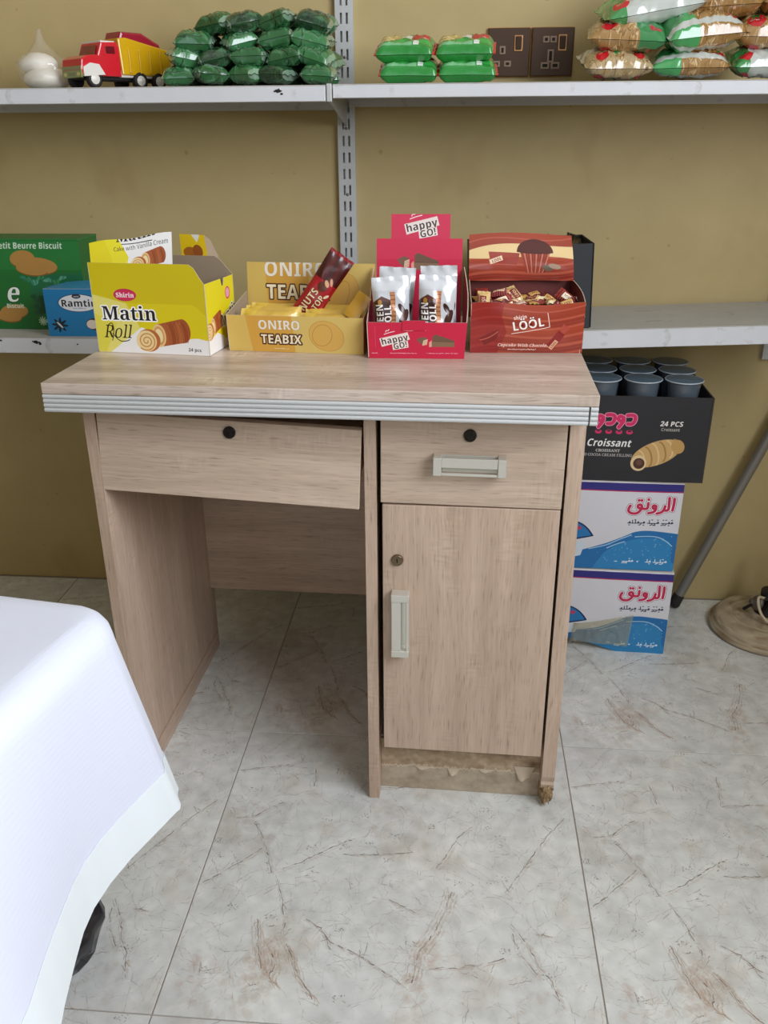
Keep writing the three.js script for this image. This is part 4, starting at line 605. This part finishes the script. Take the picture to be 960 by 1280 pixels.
// ---------------------------------------------------------------- leaning pole and old fan base
{
  const a = V(0.928, 0.012, -0.556), b = V(1.365, 1.20, -0.588), dir = b.clone().sub(a), L = dir.length(), g = thing('metal_pole', 'dull grey metal pole leaning in the corner beside the water cartons', 'pole', a.toArray());
  g.quaternion.setFromUnitVectors(V(0, 1, 0), dir.normalize());
  mesh('tube', lathe([[0.0095, 0.003], [0.0118, 0.003], [0.0118, L], [0.0095, L]], 24), M(0x8a857c, 0.45, { metalness: 0.4 }), g);
  mesh('rubber_foot', lathe([[0, -0.006], [0.012, -0.006], [0.0138, 0], [0.0132, 0.024], [0.0118, 0.026]], 24), M(0x25211e, 0.8), g);
}
{
  const rust = pixelTex(512, 256, (u, v) => { const n = fbm(u * 14, v * 10, 2, 5) * 60, s = Math.max(0, fbm(u * 9, v * 9, 12, 5) - 0.05) * 170; return [176 + n - s * 0.8, 160 + n - s, 132 + n - s * 1.15]; });
  const cream = M(0xffffff, 0.6, { map: rust }), dark = M(0x2a2522, 0.5, { metalness: 0.4 }), g = thing('fan_base', 'dirty cream round stand fan base with its dark column socket', 'fan base', [1.122, 0, -0.468]);
  mesh('disc', lathe([[0, 0.0], [0.128, 0.0], [0.132, 0.006], [0.130, 0.013], [0.123, 0.015], [0.120, 0.024], [0.112, 0.032], [0.088, 0.037], [0.084, 0.0355], [0.080, 0.038], [0.05, 0.044], [0.034, 0.047], [0, 0.048]], 64), cream, g);
  mesh('socket', lathe([[0.034, 0.044], [0.036, 0.05], [0.032, 0.058], [0.026, 0.064], [0.024, 0.085], [0.027, 0.088], [0.027, 0.1], [0, 0.1]], 32), dark, g);
  mesh('column_stub', lathe([[0.013, 0.095], [0.013, 0.19], [0.011, 0.193], [0, 0.193]], 24), M(0xc9b78c, 0.5), g);
  const k = mesh('clamp_knob', lathe([[0, 0], [0.016, 0], [0.018, 0.004], [0.016, 0.012], [0.007, 0.016], [0.006, 0.024], [0, 0.024]], 20), M(0x6b6258, 0.5, { metalness: 0.3 }), g, [-0.034, 0.078, 0.020], [0.3, 0, 1.25]);
  mesh('knob_slot', rbox(0.004, 0.002, 0.020, 0.0005), dark, k, [0, 0.0005, 0]);
  mesh('cable', tube([[-0.02, 0.09, 0.02], [-0.045, 0.10, 0.035], [-0.04, 0.07, 0.05], [-0.02, 0.05, 0.06], [0.02, 0.048, 0.07]], 0.0032, 40), M(0xc9b99a, 0.6), g);
  mesh('cable', tube([[-0.06, 0.052, 0.0], [-0.05, 0.075, 0.02], [-0.02, 0.095, 0.03], [0.01, 0.08, 0.05]], 0.004, 40), M(0x1e1b19, 0.6), g);
}

// ---------------------------------------------------------------- upper shelf
const YS = 1.1523;
{ // bag of white buns
  const film = M(0xffffff, 0.08, { transmission: 0.93, thickness: 0, clearcoat: 0.6 });
  const bag = (pos, s, seed, label) => {
    const g = thing('plastic_bag', label, 'bag', pos, seed);
    const blob = (sx, sy, sz, f, amp, top) => { const q = smoothBall(1, 5), p = q.attributes.position; for (let i = 0; i < p.count; i++) { const v = V(p.getX(i), p.getY(i), p.getZ(i)), n = 1 + amp * N(v.x * f + seed, v.y * f, v.z * f) + amp * 0.7 * Math.abs(N(v.x * f * 3, v.y * f * 3, v.z * f * 3 + seed)); let y = v.y * sy * n; let k = 1; if (top && v.y > 0.25) { k = 1 - 0.75 * Math.min(1, (v.y - 0.25) / 0.5); y += sy * 1.1 * Math.max(0, v.y - 0.45); } p.setXYZ(i, v.x * sx * n * k, Math.max(-sy * 0.92, y), v.z * sz * n * k); } q.computeVertexNormals(); return q; };
    mesh('film', blob(0.062 * s, 0.042 * s, 0.05 * s, 3, 0.10, true), film, g, [0, 0.0395 * s, 0]);
    const bun = M(0xefeade, 0.5);
    mesh('bun', blob(0.054 * s, 0.021 * s, 0.042 * s, 1.2, 0.06), bun, g, [-0.004, 0.0195 * s, 0.004]);
    mesh('bun', blob(0.042 * s, 0.020 * s, 0.035 * s, 1.4, 0.06), bun, g, [0.01, 0.046 * s, -0.006]);
  };
  bag([-0.430, YS, -0.455], 1.0, 2.2, 'knotted clear bag of white buns next to the toy truck');
  bag([-0.540, YS, -0.40], 0.92, 4.9, 'knotted clear bag of white buns at the shelf end');
}
{ // toy lorry
  const g = thing('toy_truck', 'red and yellow plastic toy dump truck on the upper shelf', 'toy truck', [-0.284, YS, -0.455], Math.PI + 0.92); g.scale.setScalar(0.88);   // +x is its front
  const red = M(0xd2202e, 0.22, gloss), yel = M(0xd9a90f, 0.25, gloss), wht = M(0xe2ddd4, 0.35), blk = M(0x1c1a1a, 0.6), dred = M(0x9c1a30, 0.25, gloss);
  const ex = (pts, w, b = 0.003) => { const s = new THREE.Shape(pts.map((p) => new THREE.Vector2(...p))), q = new THREE.ExtrudeGeometry(s, { depth: w - 2 * b, bevelEnabled: true, bevelSize: b, bevelThickness: b, bevelSegments: 2, curveSegments: 8 }); q.translate(0, 0, -w / 2 + b); return q; };
  mesh('chassis', rbox(0.205, 0.012, 0.05, 0.003), blk, g, [0, 0.022, 0]);
  const cab = mesh('cab', ex([[0.018, 0.026], [0.105, 0.026], [0.108, 0.034], [0.105, 0.052], [0.094, 0.058], [0.066, 0.061], [0.056, 0.084], [0.022, 0.086], [0.018, 0.078]], 0.078), red, g);
  mesh('windscreen', panel([0.0665, 0.0645, 0.031], [0.0665, 0.0645, -0.031], [0.0585, 0.082, -0.027], [0.0585, 0.082, 0.027], 0.0008), M(0x7c1420, 0.1, gloss), cab, [0.004, 0, 0]);
  for (const s of [-1, 1]) { mesh('side_window', rbox(0.022, 0.014, 0.001, 0.0004), M(0x6e1620, 0.1, gloss), cab, [0.038, 0.073, s * 0.0392]); mesh('fender', ex([[0.058, 0.026], [0.106, 0.022], [0.106, 0.038], [0.09, 0.046], [0.07, 0.044]], 0.006, 0.001), wht, cab, [0, 0, s * 0.040]); }
  mesh('roof_trim', rbox(0.034, 0.004, 0.072, 0.001), wht, cab, [0.040, 0.0885, 0]);
  mesh('grille', rbox(0.003, 0.022, 0.076, 0.001), print(256, 96, (x, W, H) => { x.fillStyle = '#7c8a2a'; x.fillRect(0, 0, W, H); x.fillStyle = '#3e4a18'; x.fillRect(14, 12, W - 28, 26); for (let k = 0; k < 12; k++) { x.fillStyle = '#c8c27a'; x.fillRect(20 + k * 19, 12, 6, 26); } ell(x, 40, 66, 22, 16, '#cfc66a'); ell(x, 216, 66, 22, 16, '#cfc66a'); x.fillStyle = '#5c6a20'; x.fillRect(80, 54, 96, 26); }, undefined, 0.35, gloss), g, [0.1095, 0.030, 0]);
  const bed = mesh('dump_bed', ex([[-0.108, 0.040], [-0.09, 0.030], [0.010, 0.030], [0.014, 0.094], [-0.002, 0.096], [-0.112, 0.076]], 0.080), yel, g);
  for (let k = 0; k < 4; k++) for (const s of [-1, 1]) mesh('rib', rbox(0.005, 0.046, 0.003, 0.001), yel, bed, [-0.085 + k * 0.026, 0.054, s * 0.041]);
  mesh('load_cover', ex([[-0.095, 0.076], [0.004, 0.092], [-0.002, 0.106], [-0.05, 0.106], [-0.09, 0.088]], 0.060, 0.005), dred, g);
  mesh('side_skirt', rbox(0.10, 0.016, 0.07, 0.003), wht, g, [-0.035, 0.030, 0]);
  for (const wx of [0.082, -0.030, -0.078]) for (const s of [-1, 1]) { const wl = mesh('wheel', lathe([[0, -0.007], [0.0135, -0.007], [0.0168, -0.005], [0.0168, 0.005], [0.0135, 0.007], [0.011, 0.0055], [0, 0.0055]], 28), blk, g, [wx, 0.0168, s * 0.036], [s * Math.PI / 2, 0, 0]); mesh('hub', lathe([[0, 0.009], [0.004, 0.009], [0.006, 0.0065], [0.010, 0.0068], [0.0105, 0.005]], 10), wht, wl); }
}
{ // heap of green wrapped packets
  const maps = ['#306a3c', '#285a31', '#3f7c4c', '#20482a'].map((c, k) => print(256, 160, (x, W, H) => {
    x.fillStyle = c; x.fillRect(0, 0, W, H); const r = rng(30 + k); for (let q = 0; q < 40; q++) { x.strokeStyle = r() < 0.5 ? 'rgba(110,170,120,.35)' : 'rgba(10,34,16,.45)'; x.lineWidth = 2 + r() * 9; x.beginPath(); x.moveTo(r() * W, r() * H); x.lineTo(r() * W, r() * H); x.stroke(); } x.fillStyle = 'rgba(196,210,196,.55)'; x.fillRect(0, 0, 20, H); x.fillRect(W - 20, 0, 20, H);
  }, undefined, 0.2, { clearcoat: 0.9, clearcoatRoughness: 0.1 }));
  const geos = [0, 1, 2, 3, 4, 5].map((k) => pillow(0.063 + (k % 3) * 0.005, 0.050 + (k % 2) * 0.005, 0.030 + (k % 3) * 0.002, { seed: 110 + k, cr: 0.0026, fin: 0.07, freq: 85, ex: 4.2, ez: 3.2, nu: 32, nv: 20 }));
  const r = rng(44), rows = [[-0.150, 0.108, 5, 0], [-0.136, 0.112, 5, 1], [-0.106, 0.100, 4, 2], [-0.080, 0.106, 4, 3]];
  let k = 0;
  for (const [x0, x1, n, lev] of rows) for (let i = 0; i < n; i++) for (let j = 0; j < (lev < 2 ? 3 : 2); j++) {
    const o = mesh('green_packet', geos[(k * 5 + lev) % 6], maps[(k * 3 + lev) % 4]); o.position.set(lerp(x0, x1, i / (n - 1)) + (r() - 0.5) * 0.018, YS + 0.0205 + lev * 0.0285 + (r() - 0.5) * 0.005, -0.385 - j * 0.058 - lev * 0.010 + (r() - 0.5) * 0.006);
    o.rotation.set((r() - 0.5) * 0.4 + 0.12, (r() - 0.5) * 1.3, (r() - 0.5) * (lev ? 0.55 : 0.2)); k++;
    tag(o, 'shiny dark green wrapped packet in the heap beside the toy truck', 'packet', 'green packets heaped on the upper shelf');
  }
}
{ // noodle packs, two by two
  const p = print(512, 320, (x, W, H) => { x.fillStyle = '#2a8f3a'; x.fillRect(0, 0, W, H); x.fillStyle = '#d9c98a'; x.fillRect(36, 60, 200, 130); for (let k = 0; k < 60; k++) { x.strokeStyle = ['#b8923a', '#efe0a0', '#caa850'][k % 3]; x.lineWidth = 4; x.beginPath(); x.arc(50 + (k * 31) % 170, 75 + (k * 17) % 100, 14, 0, 5); x.stroke(); } x.fillStyle = '#ded8cc'; x.fillRect(236, 60, 70, 120); poly(x, [[310, 70], [450, 60], [470, 180], [320, 190]], '#c02430'); scribble(x, 330, 125, 110, 30, '#f0d8c8', 5, 6); x.fillStyle = '#39a84a'; x.fillRect(0, 205, W, 50); x.fillStyle = '#e6ece4'; x.fillRect(330, 225, 46, 60); poly(x, [[40, 250], [320, 262], [320, 290], [40, 285]], '#7cc088'); x.fillStyle = '#c02430'; x.fillRect(0, 0, 22, H); x.fillRect(W - 22, 0, 22, H); }, undefined, 0.25, gloss);
  const geo = pillow(0.110, 0.080, 0.032, { seed: 7, cr: 0.0035, fin: 0.07, ex: 7, ez: 5, nu: 30, nv: 18 });
  [[0.279, 0, 0.0, 'lower green noodle pack of the stack beside the shelf bracket'], [0.272, 1, -0.05, 'upper green noodle pack of the stack beside the shelf bracket'], [0.384, 0, 0.02, 'lower green noodle pack of the stack beside the sockets'], [0.380, 1, -0.04, 'upper green noodle pack of the stack beside the sockets']].forEach(([x, l, ry, label]) => { const o = mesh('noodle_pack', geo, p); o.position.set(x, YS + 0.0265 + l * 0.034, -0.42 - l * 0.006); o.rotation.set(0.32, ry, l * 0.03 - 0.01); tag(o, label, 'noodle pack', 'noodle packs stacked on the upper shelf'); });
}
{ // pasta bags
  const pasta = (x, W, H, r, col) => { x.fillStyle = col; x.fillRect(0, 0, W, H); for (let k = 0; k < 420; k++) { x.strokeStyle = ['#c9a873', '#8f6a38', '#b08c55', '#74522a', '#d8c095'][k % 5]; x.lineWidth = 3 + r() * 4; const a = r() * 6.28, px = r() * W, py = r() * H; x.beginPath(); x.moveTo(px, py); x.quadraticCurveTo(px + Math.cos(a) * 10 + 4, py + Math.sin(a) * 10, px + Math.cos(a) * 22, py + Math.sin(a) * 22); x.stroke(); } };
  const tomato = (x, cx, cy, s) => { ell(x, cx, cy, 46 * s, 36 * s, '#c41c28'); ell(x, cx - 12 * s, cy - 10 * s, 14 * s, 8 * s, '#e46a64'); for (let k = 0; k < 5; k++) ell(x, cx + Math.cos(k * 1.25) * 14 * s, cy - 28 * s + Math.sin(k * 1.25) * 6 * s, 14 * s, 5 * s, '#2e7a34', k); };
  const fin = { clearcoat: 1, clearcoatRoughness: 0.08 };
  const A = print(512, 300, (x, W, H) => { pasta(x, W, H, rng(1), '#a5804c'); poly(x, [[280, 0], [W, 0], [W, H], [330, H], [250, 160]], '#3b8a4e'); tomato(x, 130, 232, 1.3); scribble(x, 90, 238, 80, 20, '#fff', 14, 5); poly(x, [[220, 20], [290, 30], [260, 90], [210, 70]], '#c23a44'); ell(x, 420, 250, 40, 22, '#b8303a'); }, undefined, 0.22, fin);
  const B = print(512, 300, (x, W, H) => { pasta(x, W, H, rng(2), '#a07a46'); poly(x, [[0, 0], [220, 0], [160, 150], [200, H], [0, H]], '#4aa35e'); poly(x, [[210, 40], [330, 10], [360, 120], [220, 140]], '#2f8040'); ell(x, 210, 60, 70, 26, '#c8606a'); x.fillStyle = '#c6cac2'; x.fillRect(0, 240, W, 34); tomato(x, 430, 220, 0.7); }, undefined, 0.22, fin);
  const C = print(512, 300, (x, W, H) => { x.fillStyle = '#3f8f4c'; x.fillRect(0, 0, W, H); const r = rng(8); for (let k = 0; k < 30; k++) ell(x, r() * W, r() * 160, 30 + r() * 40, 18 + r() * 20, r() < 0.5 ? '#5fb868' : '#3c8f4a', r() * 3); x.fillStyle = '#c4cac2'; x.fillRect(110, 190, W - 110, 110); tomato(x, 90, 244, 0.9); ell(x, 330, 240, 60, 12, '#b8bdb6'); }, undefined, 0.22, fin);
  const D = print(512, 300, (x, W, H) => pasta(x, W, H, rng(5), '#9c743c'), undefined, 0.22, fin);
  const E2 = print(512, 300, (x, W, H) => { pasta(x, W, H, rng(9), '#b09a72'); x.fillStyle = '#cbcac2'; x.fillRect(0, 0, W, 150); tomato(x, 120, 236, 1.0); tomato(x, 390, 236, 0.9); poly(x, [[200, 40], [300, 20], [310, 200], [210, 240]], '#3b9a4c'); }, undefined, 0.22, fin);
  const bags = [   // x, y, z, width, thick, yaw, roll, material, label
    [0.648, 0.028, -0.41, 0.115, 0.046, 0.1, 0, E2, 'flat pasta bag with white and tomato print under the heap nearest the sockets'],
    [0.775, 0.028, -0.41, 0.130, 0.046, -0.1, 0, B, 'brown and green pasta bag in the middle of the bottom layer of the heap'],
    [0.905, 0.028, -0.41, 0.125, 0.046, 0.05, 0, C, 'green pasta bag at the far end of the bottom layer'],
    [0.665, 0.072, -0.41, 0.130, 0.052, -0.12, -0.06, A, 'pasta bag with a large tomato and green end in the second layer'],
    [0.785, 0.076, -0.40, 0.132, 0.060, 0.18, 0.10, B, 'plump pasta bag with green and pink print leaning in the second layer'],
    [0.910, 0.074, -0.41, 0.125, 0.056, -0.08, -0.03, A, 'pasta bag with a tomato at the far end of the second layer'],
    [0.700, 0.116, -0.42, 0.165, 0.050, 0.1, 0.16, C, 'green and white pasta bag tilted across the heap'],
    [0.835, 0.124, -0.43, 0.110, 0.054, -0.2, 0.03, D, 'clear bag of golden pasta without print in the third layer'],
    [0.930, 0.122, -0.42, 0.105, 0.052, 0.1, -0.05, D, 'clear bag of golden pasta lying at the heap end'],
    [0.735, 0.158, -0.44, 0.125, 0.046, 0.05, 0.06, E2, 'red, white and green pasta bag on top of the heap'],
    [0.850, 0.172, -0.44, 0.120, 0.046, -0.1, -0.04, C, 'green pasta bag topmost on the heap'],
  ];
  bags.forEach(([x, y, z, w, t, ry, rz, m, label], k) => { const o = mesh('pasta_bag', pillow(w * 1.06, 0.104, t * 0.96, { seed: 130 + k, cr: 0.0045, fin: 0.06, freq: 70, ex: 3.4, ez: 2.6, nu: 36, nv: 24 }), m); o.position.set(x, YS + y + 0.005, z); o.rotation.set(0.26, ry, rz, 'YXZ'); tag(o, label, 'pasta bag', 'pasta bags heaped on the upper shelf'); });
}

// ---------------------------------------------------------------- cloth-covered table in the foreground
{
  const rot = -0.15, a = 0.36, b = 0.42, H = 0.613, cx = 0.036 - a * Math.cos(rot) + b * Math.sin(rot), cz = 0.579 + a * Math.sin(rot) + b * Math.cos(rot);
  const t = thing('side_table', 'low table hidden under the white cloth', 'table', [cx, 0, cz], rot);
  mesh('table_top', rbox(2 * a - 0.10, 0.025, 2 * b - 0.10, 0.006), M(0x8a6a4a, 0.6), t, [0, H - 0.016, 0]);
  for (const sx of [-1, 1]) for (const sz of [-1, 1]) mesh('leg', rbox(0.04, H - 0.03, 0.04, 0.004), M(0x8a6a4a, 0.6), t, [sx * (a - 0.2), (H - 0.03) / 2, sz * (b - 0.2)]);
  const R = 0.05, per = [];   // rounded rectangle outline, starting mid front and running anticlockwise seen from above
  const arc = (px, pz, a0) => { for (let k = 0; k <= 16; k++) { const q = a0 + (k / 16) * Math.PI / 2; per.push([px + Math.cos(q) * R, pz - Math.sin(q) * R, Math.cos(q), -Math.sin(q), k / 16]); } };
  const seg = (x0, z0, x1, z1, nx, nz, n) => { for (let k = 1; k < n; k++) per.push([lerp(x0, x1, k / n), lerp(z0, z1, k / n), nx, nz, -1]); };
  arc(a - R, -b + R, 0); seg(a - R, -b, -a + R, -b, 0, -1, 30); arc(-a + R, -b + R, Math.PI / 2); seg(-a, -b + R, -a, b - R, -1, 0, 30); arc(-a + R, b - R, Math.PI); seg(-a + R, b, a - R, b, 0, 1, 30); arc(a - R, b - R, -Math.PI / 2); seg(a, b - R, a, -b + R, 1, 0, 30);
  per.push(per[0]);
  const n = per.length - 1, top = 0.28;
  const cloth = (lift) => (u, v) => {
    const k = Math.min(n, Math.round(u * n)), [px, pz, nx, nz, cor] = per[k], dc = Math.hypot(Math.abs(px) - a + 0.015, Math.abs(pz) - b + 0.015), corner = Math.exp(-dc * dc / 0.0090), s = (k / n) * Math.PI * 2;
    if (v < top) { const q = v / top, f = q * (1 - 0.03 / Math.hypot(px, pz)); return V(px * f, H + 0.0015 + lift + 0.0014 * N(px * q * 9, pz * q * 9, 2), pz * f); }
    const q = (v - top) / (1 - top), r = 0.030, drop = 0.300 - 0.004 * corner;
    let out, y, sx2 = 0, sz2 = 0; const L = q * (drop + 0.012);
    if (L < r * 1.57) { const ang = L / r; out = -0.03 + r * Math.sin(ang); y = H - r * (1 - Math.cos(ang)); } else { const dd = (L - r * 1.57) / drop; out = (0.004 + 0.009 * Math.sin(s * 13 + 0.6) + 0.005 * Math.sin(s * 29 + 1)) * dd; sx2 = 0.010 * corner * dd; if (px > a - 0.03) { const w = Math.min(1, Math.max(0, (pz + 0.27) / 0.16)); out += 0.05 * w * w * (3 - 2 * w) * dd; } sz2 = -0.075 * corner * dd; y = H - r - (L - r * 1.57); }
    out += lift; return V(px + nx * out + sx2 * Math.sign(px), y + 0.0015 + (q < 0.1 ? lift : 0), pz + nz * out - sz2 * Math.sign(pz));
  };
  const g = thing('tablecloth', 'white tablecloth with a wide sewn hem draped over the foreground table', 'tablecloth', [cx, 0, cz], rot);
  const weave = pixelTex(256, 256, (u, v) => { const k = 128 + 60 * Math.sin(u * 256 * 1.57) * Math.sin(v * 256 * 1.57) + fbm(u * 20, v * 20, 2) * 60; return [k, k, k]; }, false);
  const fab = M(0xd8dcea, 0.9, { bumpMap: weave, bumpScale: 0.0004, sheen: 0.2, sheenColor: new THREE.Color(1, 1, 1) }), hem = M(0xe3eaec, 0.9, { bumpMap: weave, bumpScale: 0.0004 });
  mesh('cloth', sheet((u, v) => cloth(0)(u, v), n, 44, 0.001), [fab, fab, fab], g);
  mesh('hem', sheet((u, v) => cloth(0.0014)(u, lerp(0.845, 0.998, v)), n, 8, 0.0008), [hem, hem, hem], g).userData.label = 'doubled white hem band';
}
{ // black bag on the floor under the cloth
  const q = smoothBall(1, 5), p = q.attributes.position; for (let i = 0; i < p.count; i++) { const v = V(p.getX(i), p.getY(i), p.getZ(i)), k = 1 + 0.16 * N(v.x * 3, v.y * 3, v.z * 3) + 0.14 * Math.abs(N(v.x * 8, v.y * 8, v.z * 8)); p.setXYZ(i, v.x * 0.085 * k, Math.max(-0.045, v.y * 0.05 * k), v.z * 0.09 * k); } q.computeVertexNormals();
  tag(mesh('plastic_bag', q, M(0x1c1e24, 0.25, gloss), scene, [-0.185, 0.0455, 0.53]), 'crumpled black plastic bag on the floor under the tablecloth', 'bag');
}

renderer.render(scene, camera);
